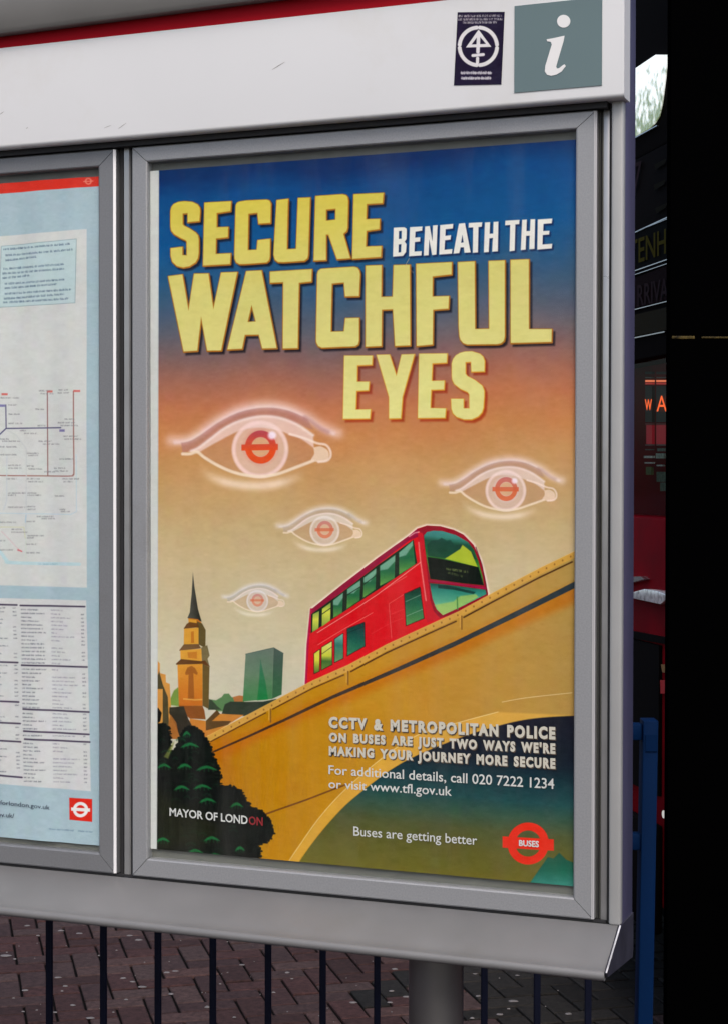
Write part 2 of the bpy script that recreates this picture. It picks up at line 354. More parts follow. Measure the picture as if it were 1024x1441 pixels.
for i in range(-70, 71):
    for j in range(-65, 71):
        r4 = (i-j) % 4
        if r4 == 0: c = ((i+1.0), (j+.5), 0.)
        elif r4 == 3: c = ((i+.5), (j+1.0), math.pi/2)
        else: continue
        p = org+ax*c[0]*.1+ay*c[1]*.1
        if abs(c[0]) > 68 or abs(c[1]) > 63: continue
        q = proj(p[None])[0]; front = (p-CAM)@fw > .5
        vis = front and -25 < q[0] < 960 and 1275 < q[1] < 1475
        # hidden behind the sill?
        cand.append((0 if vis else 1, abs(q[1]-1400)+abs(q[0]-480)*.01 if front else 1e9, p, c[2]))
cand.sort(key=lambda k: (k[0], k[1]))
SV, SF = [], []
for k, (nv, _, p, ro) in enumerate(cand):
    th = -BANG+ro; dz = random.uniform(-.002, .0015)
    if nv == 0 and k < 300:
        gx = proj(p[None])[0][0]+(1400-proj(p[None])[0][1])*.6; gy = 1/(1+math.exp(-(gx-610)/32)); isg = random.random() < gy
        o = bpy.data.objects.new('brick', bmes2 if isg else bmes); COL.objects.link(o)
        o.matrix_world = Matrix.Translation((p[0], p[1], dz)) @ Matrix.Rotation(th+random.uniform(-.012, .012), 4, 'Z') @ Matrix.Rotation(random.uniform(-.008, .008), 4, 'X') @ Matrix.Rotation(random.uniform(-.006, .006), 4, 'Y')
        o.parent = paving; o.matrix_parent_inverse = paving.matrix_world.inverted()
    else:
        c_, s_ = math.cos(th), math.sin(th); n0 = len(SV)
        SV += [(p[0]+x*c_-y*s_, p[1]+x*s_+y*c_, dz+z) for x, y, z in BV]; SF += [tuple(n0+q for q in f) for f in BF]
me = bpy.data.meshes.new('paving_bricks'); me.from_pydata(SV, [], SF); me.materials.append(M_BRICK)
o = bpy.data.objects.new('paving_bricks', me); COL.objects.link(o); o.parent = paving; tag(o, kind='stuff')

# pale flattened spots (gum and droppings) on the paving
M_GUM = mat('pale_gum', (.14, .13, .132), .8, noise=.2, nscale=60)
gv = []
def blob(p, r, st):
    n = 9; V = [(p[0], p[1], .0035)]; V2 = []
    for i in range(n):
        q = 2*math.pi*i/n; rr = r*random.uniform(.7, 1.2); d = rt0*math.cos(q)*rr*st+np.array([fw[0], fw[1], 0])*math.sin(q)*rr
        V.append((p[0]+d[0]*.7, p[1]+d[1]*.7, .0030)); V2.append((p[0]+d[0], p[1]+d[1], .0006))
    V += V2
    return V, [(0, 1+i, 1+(i+1) % n) for i in range(n)]+[(1+i, 1+n+i, 1+n+(i+1) % n, 1+(i+1) % n) for i in range(n)]
def gnd(px, py):
    d = ray(px, py); t = -CAM[2]/d[2]; return CAM+d*t
spots = [(39, 1303, 1.1), (86, 1310, 1.2), (112, 1314, 1.2), (54, 1317, .7), (9, 1345, 1.7), (21, 1350, .6), (183, 1317, .9), (195, 1323, 1.2), (82, 1376, 1), (92, 1388, .9), (88, 1395, .5), (36, 1394, 1), (103, 1415, .9), (33, 1424, .5), (52, 1422, .4), (128, 1433, 1.1), (78, 1425, .7), (174, 1377, 1.1), (187, 1382, .8), (200, 1389, 1.1), (235, 1369, 1.2), (247, 1367, .9), (241, 1399, 1), (178, 1407, .7), (292, 1418, .8), (341, 1358, .9), (405, 1369, .9), (411, 1378, .5), (385, 1397, .6), (292, 1417, .7), (497, 1411, 1.1), (555, 1364, 1), (571, 1403, .9), (550, 1395, .8), (548, 1411, .9), (672, 1402, .9), (722, 1409, 1.4), (703, 1428, 1.1), (715, 1420, .5), (664, 1433, .8), (800, 1427, 1), (668, 1371, .8), (727, 1373, .7), (330, 1432, .6), (140, 1345, .5), (225, 1345, .4), (310, 1385, .4), (450, 1430, .5), (20, 1405, .4), (160, 1425, .4)]
spots += [(random.uniform(0, 880), random.uniform(1300, 1441), random.uniform(.12, .35)) for _ in range(50)]
bl = merge(*[blob(gnd(x, y), .0085*sc, random.uniform(1.2, 1.7)) for x, y, sc in spots])
tag(mesh_obj('gum_spots', *bl, M_GUM, smooth=True), kind='stuff')

# ------------------------------------------------------------------ information board
XR = XZ(875, 720)[0]                       # right edge of the board front
YB = y_of(893, 720, XR)                    # its back, from the width of the visible side
board = empty('information_board', (-.01, .05, 0), 'grey bus information board with white header, two glazed poster cases and sloping sill', 'information board')
XL = -.755
def hz_(): return XZ(0, 209, -.022)[1]+.004
FX0, FX1, FZ0, FZ1 = 0., .69265, 1.1744, 2.2444
GR = .016                                  # how far frames stand proud of the backing
mesh_obj('back_panel', *box(XL+.02, XR-.021, GR, YB-.01, 1.16, 2.40), M_BACK, board)
# divider bar between the cases and narrow strip right of the right case
dx0, dx1 = XZ(174.5, 720, GR-.006)[0], XZ(184.5, 720, GR-.006)[0]
prof = [(dx0, GR-.0005), (dx0, GR-.005), (dx0+.002, GR-.0075), (dx1-.002, GR-.0075), (dx1, GR-.005), (dx1, GR-.0005)]
mesh_obj('divider_bar', *prism([(x, y, 1.168) for x, y in prof], np.array([0, 0, 1.09])), M_DIV, board)
sx0, sx1 = XZ(846, 720, GR-.006)[0], XZ(857, 720, GR-.006)[0]
mesh_obj('edge_strip', *box(sx0, XR-.0205, GR-.006, GR-.0005, 1.17, 2.262), M_DIV, board, bevel=.0012)
mesh_obj('shadow_strip', *box(XL+.02, XR-.021, -.006, GR-.0006, FZ1+.0012, hz_()), M_BLACK, board)  # black strip standing in for the header's shadow above the frames
for a_, b_ in ((170.2, 174.2), (184.8, 186.3), (855, 857.2), (842, 843.3)):
    mesh_obj('black_gap_shade', *box(XZ(a_, 720, GR-.006)[0], XZ(b_, 720, GR-.006)[0], GR-.0066, GR-.0006, 1.171, 2.2455), M_BLACK, board)  # black strips stand in for the shade in the gaps beside the frames
mesh_obj('shadow_strip', *box(XL+.02, XR-.021, .004, GR-.0006, 1.1708, FZ0-.0006), M_BLACK, board)  # black strip in place of the shadow line under the frames
# right-hand post strip and side panel
px0 = XZ(857, 720, -.002)[0]
mesh_obj('edge_post', *box(px0, XR, -.002, .012, XZ(870, 1303)[1], 2.47), M_POST, board, bevel=.0035, seg=3)
mesh_obj('side_panel', *box(XR-.016, XR-.0015, .0125, YB, 1.165, 2.47), M_SIDE, board, bevel=.002)
mesh_obj('side_panel', *box(XL, XL+.0145, .0, YB, 1.165, 2.47), M_SIDE, board, bevel=.002)
# header
HY = -.022
hz0 = XZ(0, 209, HY)[1]; hz1 = XZ(0, 68, HY)[1]; hxr = XZ(877.5, 100, HY)[0]
rr = .0055
prof = [(HY, hz1)]+[(HY+rr-rr*math.cos(t), hz0+rr-rr*math.sin(t)) for t in np.linspace(0, math.pi/2, 7)]+[(.012, hz0), (.012, hz1)]
mesh_obj('header_panel', *extrude_x(prof, XL-.004, hxr), M_HEAD, board, smooth=True)
mesh_obj('red_stripe', *box(XL-.004, hxr, HY+.0004, .012, hz1+.0004, hz1+.085), M_RED, board)
# grey canopy above the stripe, its lower edge rising slightly less steeply than the stripe
c0 = at(0, 47, HY-.017); c1 = at(360, 0, HY-.017); sl_ = (c1[2]-c0[2])/(c1[0]-c0[0])
def cz(x): return c0[2]+sl_*(x-c0[0])
cr_ = [(HY-.017, 0.), (HY-.021, .006), (HY-.021, .05), (HY-.02, .062), (YB, .062), (YB, 0.)]
V = [(XL-.01, y, cz(XL-.01)+z) for y, z in cr_]+[(hxr+.004, y, cz(hxr)+z) for y, z in cr_]; n = len(cr_)
mesh_obj('top_cap', V, [tuple(range(n)), tuple(range(2*n-1, n-1, -1))]+[(i, (i+1) % n, n+(i+1) % n, n+i) for i in range(n)], M_CAP, board, smooth=True)
mesh_obj('header_back', *box(XL, XR-.0165, .0125, YB-.001, 2.401, 2.47), M_SIDE, board)
# fine scratches on the header
M_SCR = mat('scratch_mark', (.25, .24, .23), .7)
for (x0, y0, x1, y1, wd) in ((383, 98, 401, 87, .9), (147, 180, 157, 176, .6), (167, 181, 178, 173, .7), (0, 161, 6, 157, .8), (37, 181, 40, 179, .8)):
    p, q = at(x0, y0, HY-.0003), at(x1, y1, HY-.0003); dd = (q-p)/np.linalg.norm(q-p); nn = np.array([-dd[2], 0, dd[0]])*wd*.0005
    mesh_obj('scratch', *prism([p-nn*.3, (p+q)/2-nn, q-nn*.2, q+nn*.2, (p+q)/2+nn, p+nn*.3], np.array([0, .0002, 0])), M_SCR, board)
# sill
M_TRIM = mat('mottled_bright_edge', (.5, .5, .52), .4, .2, noise=.5, nscale=40)  # mottled pale strip along the end of the sill
sy = y_of(853, 1380, XR)
zt = XZ(875, 1303, -.001)[1]; zb = XZ(0, 1287, sy)[1]; zb2 = at(853, 1380, sy)[2]
zb = zb2
r = .0105; dv = np.array([sy, zb-zt]); dv /= np.linalg.norm(dv); nv_ = np.array([dv[1], -dv[0]])
prof = [(GR, zt-.004), (.003, zt-.0006), (.0, zt)]
zb += .003; r = .007; cc = np.array([sy, zb])-dv*r-nv_*(r-.0032)
for k_, b_ in ((3.4, 0.), (2.6, .0001), (1.9, .0011), (1.2, .0028)): prof.append(tuple(np.array([sy, zb])-dv*r*k_+nv_*b_))
for t in np.linspace(-.1, math.radians(125), 9): prof.append(tuple(cc+r*(nv_*math.cos(t)+dv*math.sin(t))))
prof += [(YB-.02, zb+.035), (YB-.02, zt-.004)]
mesh_obj('sill', *extrude_x(prof, XL, XR-.004), M_SILL, board, smooth=True)
pr2 = [(.0, zt+.0), (sy+.001, zb+.008), (sy+.006, zb-.001), (YB-.004, at(888, 1346, YB)[2]), (YB, at(891, 1335, YB)[2]), (YB, zt)]
mesh_obj('sill_end_cap', *extrude_x(pr2, XR-.0035, XR), mat('end_cap_paint', (.035, .035, .05), .6, noise=.2, nscale=30, spec=.05), board, bevel=.0007, seg=1)
mesh_obj('sill_edge_trim', *prism([(XR-.0016, -.0010, zt+.0005), (XR+.0006, -.0010, zt+.0005), (XR+.0006, sy-.0003, zb+.008), (XR-.0014, sy-.0003, zb+.008)], np.array([0, -.0014, -.0008])), M_TRIM, board)

M_FRAME2 = mat('brighter_lit_powder_coated_aluminium', (.275, .282, .295), .40, .25, noise=.09, nscale=420, bump=.25, bscale=900, dirt=(.16, .155, .15), dscale=5)  # paler copy of the frame coating: brighter light on the right put into colour
M_EDGE2 = mat('dim_edge_highlight', (.42, .42, .44), .4, .15)
def frame(x0, x1, z0, z1, wl=.024, wr=.030, wt=.0245, wb=.026, MF=M_FRAME, ME=M_EDGE):
    f = mesh_obj('poster_frame', *box(x0+.004, x1-.004, GR-.002, GR-.0004, z0+.004, z1-.004), M_BACK, board)
    gp = .00055
    def rail(a, b, c, d, inx, inz):
        # a,b outer corners; c,d inner corners; stepped and chamfered section
        a, b, c, d = [np.array(k, float) for k in (a, b, c, d)]
        def L(p, q, t): return p+(q-p)*t
        rows = []
        for t, y in ((0., GR-.0006), (0., .0015), (.07, 0.), (.90, 0.), (.97, .0012), (1., .004), (1., GR-.0006)):
            rows.append([(L(a, d, t), y), (L(b, c, t), y)])
        V = [];
        for (p, y), (q, y2) in rows: V += [(p[0], y, p[1]), (q[0], y2, q[1])]
        n = len(rows); Fc = [(2*i, 2*i+1, 2*i+3, 2*i+2) for i in range(n-1)]+[(2*n-2, 2*n-1, 1, 0), tuple(2*i for i in range(n)), tuple(2*i+1 for i in range(n))[::-1]]
        o = mesh_obj('frame_rail', V, Fc, MF, f, smooth=False)
        return o
    ix0, ix1, iz0, iz1 = x0+wl, x1-wr, z0+wb, z1-wt
    rail((x0+gp, z1), (x1-gp, z1), (ix1-gp, iz1), (ix0+gp, iz1), 0, 0)
    rail((x1, z1-gp), (x1, z0+gp), (ix1, iz0+gp), (ix1, iz1-gp), 0, 0)
    rail((x1-gp, z0), (x0+gp, z0), (ix0+gp, iz0), (ix1-gp, iz0), 0, 0)
    rail((x0, z0+gp), (x0, z1-gp), (ix0, iz1-gp), (ix0, iz0+gp), 0, 0)
    mesh_obj('glass_pane', *box(ix0+.0003, ix1-.0003, .0050, .0062, iz0+.0003, iz1-.0003), M_GLASS, f)
    # narrow chamfer on the right outer arris, its highlight put into a pale colour
    mesh_obj('arris_highlight', *prism([(x1+.0003, .0016, z0+.001), (x1-.0032, -.0008, z0+.001), (x1-.0032, -.0001, z0+.001)], np.array([0, 0, z1-z0-.002])), ME, f)
    return ix0, ix1, iz0, iz1
R_IN = frame(FX0, FX1, FZ0, FZ1, wl=XZ(208, 720)[0]-FX0, wr=FX1-XZ(807, 720)[0], wt=FZ1-XZ(808, 182)[1], wb=XZ(805, 1263)[1]-FZ0, MF=M_FRAME2, ME=M_EDGE2)
LX1 = XZ(163, 720)[0]
L_IN = frame(XL+.03, LX1, FZ0, FZ1, wl=.028, wr=LX1-XZ(138.5, 720)[0], wt=FZ1-XZ(138, 235)[1], wb=XZ(137, 1200)[1]-FZ0)
for X in (XZ(613, 1400, .03)[0], -.47):
    mesh_obj('support_post', *cyl((X, .03, -.06), (X, .03, zb+.03), .038, 40), M_STEEL, board, smooth=True)
    mesh_obj('post_flange', *cyl((X, .03, .001), (X, .03, .012), .075, 32), M_STEEL, board, smooth=True)

# "i" sign and its letter
SY = HY-.0012
sq = [at(722.4, 8.2, SY), at(846.2, -2.6, SY), at(846.2, 120.5, SY), at(723.1, 130.5, SY)]
xs = (XZ(723, 70, SY)[0], XZ(846.2, 60, SY)[0]); zs = (XZ(723, 130.5, SY)[1], XZ(723, 8.5, SY)[1])
sign = mesh_obj('information_sign', *box(xs[0], xs[1], SY, HY-.0001, zs[0], zs[1]), M_SIGN, board)
ip = zc(620, 0, 4.267, [(633, 236), (680, 228), (740, 214), (735, 245), (690, 398), (694, 411), (708, 409), (728, 393), (740, 386), (748, 396), (722, 430), (692, 448), (660, 455), (635, 448), (622, 428), (625, 395), (664, 266), (657, 251), (636, 248)])
dotp = [(792.3+9.3*math.cos(t), 29.8+9.0*math.sin(t)) for t in np.linspace(0, 2*math.pi, 28, endpoint=False)]
mesh_obj('letter_i', *merge(*[prism([at(x, y, SY-.0006) for x, y in P], np.array([0, .0005, 0])) for P in (ip, dotp)]), M_WHITE, sign)

# ------------------------------------------------------------------ campaign poster
PY = .0095
X0, Z1 = XZ(212, 720, PY)[0], XZ(224, 240, PY)[1]; X1 = R_IN[1]-.0005; Z0 = XZ(222, 1195, PY)[1]
pr = Print(X0, X1, Z0, Z1, PY, 1700)
V_ = pr.v
def bgcol(v):
    st = [(0, (2, 42, 96)), (.03, (0, 66, 124)), (.10, (2, 76, 132)), (.15, (32, 80, 120)), (.19, (60, 84, 110)), (.23, (90, 90, 102)), (.265, (122, 92, 90)), (.30, (156, 100, 82)), (.335, (182, 112, 76)), (.375, (190, 126, 76)), (.42, (190, 142, 90)), (.47, (188, 153, 104)), (.52, (189, 165, 121)), (.58, (193, 175, 138)), (.66, (195, 184, 152)), (.72, (196, 190, 166)), (.80, (193, 188, 172))]
    ks = [k for k, _ in st]; cs = np.array([c for _, c in st], float)
    return np.stack([np.interp(v, ks, cs[:, i]) for i in range(3)], -1)
wob = .006*np.sin(pr.u*9)+.004*np.sin(pr.u*23+1)
pr.img[:] = bgcol(np.clip(V_+wob-.02*(1-pr.u), 0, 1))
# title letters, traced as polygons
z1 = lambda p: zc(220, 260, 5.12, p)
z2 = lambda p: zc(400, 255, 5.12, p)
z3 = lambda p: zc(220, 360, 5.12, p)
z4 = lambda p: zc(400, 360, 5.12, p)
z5 = lambda p: zc(590, 350, 5.12, p)
z6 = lambda p: zc(470, 480, 4.452, p)
z7 = lambda p: zc(540, 290, 4.096, p)
big = [
 [z1([(105,190),(112,160),(128,140),(160,125),(205,120),(260,125),(298,142),(314,165),(318,190),(312,262),(228,270),(228,205),(192,208),(192,285),(205,298),(240,315),(285,345),(302,365),(308,392),(308,490),(302,530),(285,560),(240,588),(195,597),(150,585),(118,555),(106,510),(106,458),(190,448),(190,508),(222,510),(222,410),(215,400),(180,385),(130,355),(110,330),(105,300)])],
 [z1([(350,130),(540,120),(536,190),(437,205),(437,308),(520,305),(517,378),(432,388),(430,500),(538,495),(533,572),(340,583)])],
 [z1([(575,150),(583,132),(600,123),(650,115),(795,108),(815,115),(825,135),(822,275),(738,280),(730,202),(665,210),(660,472),(725,470),(732,400),(820,390),(818,520),(812,545),(795,560),(640,572),(600,572),(577,558),(566,530),(566,490)])],
 [[(389.5,281.9),(405.2,279.9),(403.6,351),(416.6,350.3),(419.5,278.8),(436.1,278),(433.6,358),(432.5,363.5),(428,367),(400,368.9),(391.5,368.7),(387,365.5),(385.2,358)]],
 [z2([(225,108),(420,95),(443,101),(455,115),(460,140),(455,335),(448,360),(425,380),(475,555),(380,562),(318,385),(300,385),(300,568),(212,572)]), z2([(300,205),(370,198),(368,278),(300,285)])],
 [z2([(500,95),(712,85),(705,158),(592,165),(588,275),(685,272),(682,345),(590,358),(585,472),(697,468),(693,545),(490,560)])],
 [z3([(88,148),(190,135),(235,395),(275,130),(378,128),(414,385),(470,122),(585,118),(470,682),(370,684),(326,440),(298,684),(200,690)])],
 [z3([(650,112),(758,106),(868,665),(765,668),(740,568),(640,570),(620,670),(515,675)]), z3([(660,478),(688,355),(718,474)])],
 [[(380.2,382.5),(438.7,378.9),(438,396.1),(420.5,398.1),(419,489.9),(398.1,490.5),(398.7,397.1),(380.2,398.1)]],
 [z4([(238,130),(245,108),(262,95),(300,92),(500,80),(525,86),(540,105),(545,130),(538,290),(438,292),(430,192),(342,200),(335,548),(430,545),(440,450),(538,448),(538,610),(532,638),(510,652),(270,662),(245,650),(232,625),(230,600)])],
 [z4([(585,72),(698,68),(695,297),(778,295),(785,68),(900,65),(903,645),(795,650),(780,385),(700,388),(697,650),(585,655)])],
 [[(585,371.5),(634.9,369.1),(634.5,386.1),(608,389.1),(607.6,417.4),(631,416.8),(630,434.4),(608.6,435.9),(608,484.8),(585.5,487)]],
 [z5([(275,98),(395,92),(398,580),(500,578),(497,90),(612,85),(612,635),(605,665),(585,682),(560,688),(340,690),(312,680),(292,655),(285,630),(280,560)])],
 [z5([(655,82),(785,78),(785,580),(950,580),(948,672),(655,680)])]]
eyesw = [
 [z6([(65,92),(238,92),(235,148),(145,152),(143,255),(218,255),(214,308),(140,312),(135,430),(228,428),(222,485),(57,487)])],
 [z6([(265,87),(345,85),(388,218),(420,85),(500,82),(425,350),(415,483),(342,485),(342,350)])],
 [z6([(530,80),(705,78),(702,135),(612,140),(608,250),(688,248),(685,303),(605,305),(600,420),(697,422),(692,480),(522,482)])],
 [z6([(735,140),(743,112),(760,90),(785,75),(815,67),(860,65),(910,80),(930,98),(940,125),(938,190),(858,192),(855,130),(820,132),(820,205),(832,220),(880,245),(925,280),(937,310),(937,345),(932,420),(922,448),(900,472),(860,490),(810,490),(765,475),(742,452),(733,425),(730,362),(808,362),(808,422),(845,422),(845,335),(835,320),(790,300),(750,268),(737,240),(735,210)])]]
white = [
 [z7([(55,125),(115,122),(128,130),(130,142),(128,190),(118,205),(128,220),(125,265),(108,288),(50,292)]), z7([(85,145),(100,143),(100,188),(84,190)]), z7([(83,222),(98,220),(96,266),(82,268)])],
 [z7([(148,122),(220,118),(218,142),(180,148),(178,182),(207,180),(206,205),(176,208),(174,262),(215,260),(214,285),(142,290)])],
 [z7([(235,118),(262,115),(277,200),(280,112),(307,110),(300,280),(275,283),(259,195),(255,284),(227,286)])],
 [z7([(322,110),(397,103),(395,130),(354,134),(352,172),(384,168),(382,194),(350,198),(347,252),(392,248),(390,275),(316,280)])],
 [z7([(430,102),(465,98),(498,268),(462,270),(458,238),(440,239),(432,272),(398,275)]), z7([(443,212),(450,168),(457,210)])],
 [z7([(487,98),(565,94),(562,120),(543,122),(540,268),(510,270),(512,124),(486,125)])],
 [z7([(580,95),(610,93),(608,160),(628,159),(630,92),(658,90),(655,262),(622,264),(626,185),(606,187),(602,266),(574,268)])],
 [z7([(698,85),(780,80),(778,105),(756,107),(752,258),(722,262),(726,110),(697,112)])],
 [z7([(795,80),(822,78),(820,145),(840,144),(843,77),(870,76),(866,248),(836,250),(838,172),(818,173),(815,252),(787,255)])],
 [z7([(885,78),(968,73),(965,100),(918,104),(916,145),(952,143),(950,165),(914,168),(912,222),(968,218),(965,245),(882,252)])]]
for P in white: pr.poly(P, (.25, .25, .5), .8, 2.0, .3, (2.0, 2.4), mult=True)
for P in big: pr.poly(P, (.22, .20, .30), .95, 2.2, 1.0, (3.8, 4.4), mult=True)
for P in eyesw: pr.poly(P, (.86, .50, .36), .95, 2.2, 1.0, (3.8, 4.2), mult=True)
for P in big: pr.poly(P, (160, 100, 22), 1, .8, 1.5, (.5, .7))
for P in eyesw: pr.poly(P, (205, 140, 40), 1, .8, 1.1, (.4, .6))
yel = grad([(270, (206, 190, 74)), (330, (206, 194, 94)), (400, (204, 196, 114)), (600, (218, 213, 138))], lambda x, y: y+(x-512)*.08)
for P in big+eyesw: pr.poly(P, yel, 1, .7)
for P in white: pr.poly(P, (222, 220, 214), 1, .6)
pr.line([(575, 364), (571, 371), (570, 377)], .7, (200, 170, 130), .8); pr.line([(577, 380), (581, 384)], .7, (180, 140, 110), .7)

# eyes
def eye(p, q, st, roundel, band=(166, 112, 108), glow=(240, 208, 204), W=(232, 206, 204)):
    A, B = np.array([45., 290.]), np.array([965., 250.]); d1 = B-A; d2 = np.array(q, float)-np.array(p, float)
    s = np.linalg.norm(d2)/np.linalg.norm(d1); th = math.atan2(d2[1], d2[0])-math.atan2(d1[1], d1[0]); c_, s_ = math.cos(th)*s, math.sin(th)*s
    T = lambda pts: [(p[0]+(x-45)*c_-(y-290)*s_, p[1]+(x-45)*s_+(y-290)*c_) for x, y in pts]
    sf = max(.5, 4*s)
    up_ = fit([(45,290),(130,284),(200,250),(300,180),(400,128),(500,100),(600,94),(700,112),(800,158),(880,212),(965,250)])
    pr.line(T([(x, y-14) for x, y in up_]), 34*s, glow, .55*st, gauss=True)
    pr.line(T([(x, y-4) for x, y in up_[2:-2]]), 14*s, W, .75*st, gauss=True)
    lo = fit([(108,345),(185,322),(260,268),(340,208),(430,165),(540,142),(640,149),(740,186),(830,246)])
    pr.poly(T(list(up_[4:-12])+[(830, 215)]+list(lo[:-6][::-1])), band, .62*st, 5*s+.4)
    pr.line(T(up_[-14:-4]), 16*s, band, .55*st, gauss=True)
    l2 = fit([(200,342),(280,296),(385,240),(450,215),(540,205),(640,222),(700,244),(760,266),(835,318)])
    pr.poly(T(list(lo[3:])+list(l2[::-1])), W, .72*st, 6*s+.3)
    pr.line(T(lo[4:]), 9*s, (240, 222, 220), .7*st, gauss=True)
    pr.poly(T(list(l2)+list(fit([(835,318),(825,385),(720,425),(640,455),(540,470),(440,460),(360,440),(270,395),(205,345)]))), (178, 128, 110), .30*st, 6*s+.3)
    # iris
    pr.ellipse(T([(537, 325)])[0], 155*s, 158*s, W, .50*st, 6*s+.3)
    pr.ellipse(T([(537, 325)])[0], 155*s, 158*s, glow, .7*st, 5*s+.3, inner=.87)
    lid = fit([(108,350),(150,350),(190,340),(230,370),(300,412),(380,448),(460,468),(540,476),(630,462),(720,430),(830,388)])
    pr.line(T(lid), 17*s, (234, 214, 192), .85*st, 3*s+.3)
    pr.line(T(fit([(190,428),(280,484),(400,518),(540,526),(680,504),(790,462)])), 27*s, tuple((np.array(glow)+np.array((240, 224, 190)))/2), .72*st, gauss=True, taper=True)
    pr.poly(T(fit([(832,315),(870,308),(905,325),(918,350),(912,380),(885,393),(820,388),(836,350),(832,315)])), (228, 202, 180), .85*st, 3*s+.3)
    pr.line(T(fit([(700,240),(780,262),(850,290),(900,300),(924,330),(926,365),(905,388),(860,394)])), 13*s, (238, 216, 204), .8*st, 3*s+.3)
    cR = grad([(0, (176, 66, 78)), (1, (214, 72, 28))] if roundel > .95 else [(0, (186, 100, 96)), (1, (206, 98, 58))], lambda x, y: (y-T([(540, 225)])[0][1])/(110*s))
    a_ = roundel
    pr.ellipse(T([(540, 312)])[0], 96*s, 100*s, (214, 130, 110) if s > .2 else W, .45*a_, 12*s+.3)
    pr.ellipse(T([(540, 312)])[0], 50*s, 52*s, (206, 158, 116), .9*a_, .5)
    pr.ellipse(T([(540, 312)])[0], 86*s, 92*s, cR, a_, .5, inner=.6)
    pr.poly(T([(434,298),(636,294),(636,328),(434,332)]), cR, a_, .5)
    if s > .15:
        c = T([(603, 247)])[0]; pr.ellipse(c, 22*s, 22*s, (240, 225, 240), .9*st, 8*s)
eye((241.4, 623.6), (475, 613.5), 1., 1.)
eye((621, 682), (789.5, 679), .95, .9, (174, 136, 124), (238, 214, 208), (226, 206, 206))
eye((391, 741.6), (514.5, 737.8), .9, .7, (176, 158, 146), (230, 218, 212), (220, 210, 208))
eye((314.6, 841), (404.4, 840), .8, .55, (164, 160, 160), (222, 218, 222), (212, 206, 210))

# skyline
c5 = lambda p: zc(200, 790, 4.452, p)
OR, OD, BR = (206, 148, 52), (176, 104, 34), (92, 58, 28)
pr.poly(c5([(175,900),(178,860),(200,810),(225,790),(235,800),(240,910)]), (112, 140, 62), 1, 1)
pr.poly(c5([(425,900),(430,865),(465,870),(500,850),(515,830),(545,828),(562,850),(600,860),(640,880),(640,940),(470,940)]), (84, 122, 78), 1, .8)
pr.poly(c5([(415,930),(420,862),(440,870),(470,905),(500,930)]), (52, 66, 50), 1, .8)
pr.poly(c5([(570,850),(610,840),(640,845),(640,880),(580,880)]), (170, 108, 60), 1, .7)
pr.poly(c5([(500,955),(520,895),(555,878),(640,880),(760,878),(840,862),(860,880),(800,920),(640,970)]), (46, 56, 44), 1, .7)
pr.poly(c5([(650,580),(825,540),(815,862),(632,878)]), grad([(912, (98, 114, 104)), (950, (96, 124, 98)), (985, (64, 124, 74))], lambda x, y: y), 1, .5)
pr.poly(c5([(825,540),(886,575),(875,835),(815,862)]), grad([(912, (70, 86, 80)), (985, (52, 98, 64))], lambda x, y: y), 1, .5)
pr.line(c5([(650,581),(825,541),(886,576)]), .8, (58, 78, 74), .8)
pr.poly(c5([(742,615),(775,760),(790,866),(722,872),(735,740)]), grad([(925, (62, 104, 86)), (985, (24, 118, 58))], lambda x, y: y), .9, 1)
# terrace roofs in front
pr.poly(c5([(480,955),(640,962),(560,1010),(430,1090),(390,1090),(400,1010)]), (188, 122, 50), 1, .6)
pr.poly(c5([(400,1000),(470,930),(490,955),(440,1000),(560,1000),(540,1025),(400,1060)]), (86, 62, 34), 1, .6)
pr.poly(c5([(300,985),(400,1000),(400,1060),(420,1113),(300,1060)]), (190, 118, 44), 1, .6)
# church
pr.poly(c5([(320,70),(330,160),(352,300),(375,378),(285,355),(300,320),(312,200)]), grad([(260, (92, 92, 84)), (283, (40, 40, 34))], lambda x, y: x), 1, .5)
pr.poly(c5([(290,355),(350,362),(375,385),(372,420),(300,410)]), OD, 1, .5)
pr.poly(c5([(292,362),(342,366),(342,395),(292,392)]), OR, 1, .5)
pr.poly(c5([(345,375),(378,390),(400,430),(398,545),(355,520)]), (92, 78, 44), 1, .5)
pr.poly(c5([(262,420),(280,392),(300,380),(350,388),(360,412),(262,424)]), BR, .9, .5)
pr.poly(c5([(264,422),(355,416),(355,518),(262,522)]), OR, 1, .5)
pr.poly(c5([(308,440),(325,438),(327,510),(308,512)]), OD, .9, .6)
pr.poly(c5([(234,556),(262,520),(355,518),(372,545),(236,562)]), BR, .85, .5)
pr.poly(c5([(240,558),(375,548),(376,630),(242,632)]), OR, 1, .5)
pr.poly(c5([(285,570),(345,565),(345,610),(290,605)]), OD, .7, .8)
pr.poly(c5([(372,540),(410,525),(425,590),(412,610),(425,660),(378,640)]), (112, 100, 66), 1, .5)
pr.poly(c5([(212,642),(245,612),(370,625),(395,620),(428,662),(380,645),(215,648)]), BR, 1, .5)
pr.poly(c5([(222,648),(380,642),(380,905),(232,908)]), grad([(0, (204, 140, 46)), (1, (186, 100, 30))], lambda x, y: (y-935)/60), 1, .5)
pr.poly(c5([(380,642),(424,662),(418,925),(380,905)]), (96, 78, 40), 1, .5)
pr.poly(c5([(270,700),(285,665),(312,655),(332,668),(350,700),(345,712),(322,700),(328,860),(288,864),(292,710),(275,712)]), (142, 82, 28), .85, .7)
pr.line(c5([(262,862),(330,868),(375,866)]), 2, (214, 164, 80), .8)
pr.poly(c5([(232,905),(380,905),(392,935),(400,990),(300,985),(240,930)]), (128, 72, 28), 1, .6)
pr.poly(c5([(88,614),(112,640),(112,700),(148,710),(150,758),(174,768),(182,915),(230,910),(262,912),(310,1040),(300,1113),(88,1113)]), (196, 136, 62), 1, .5)
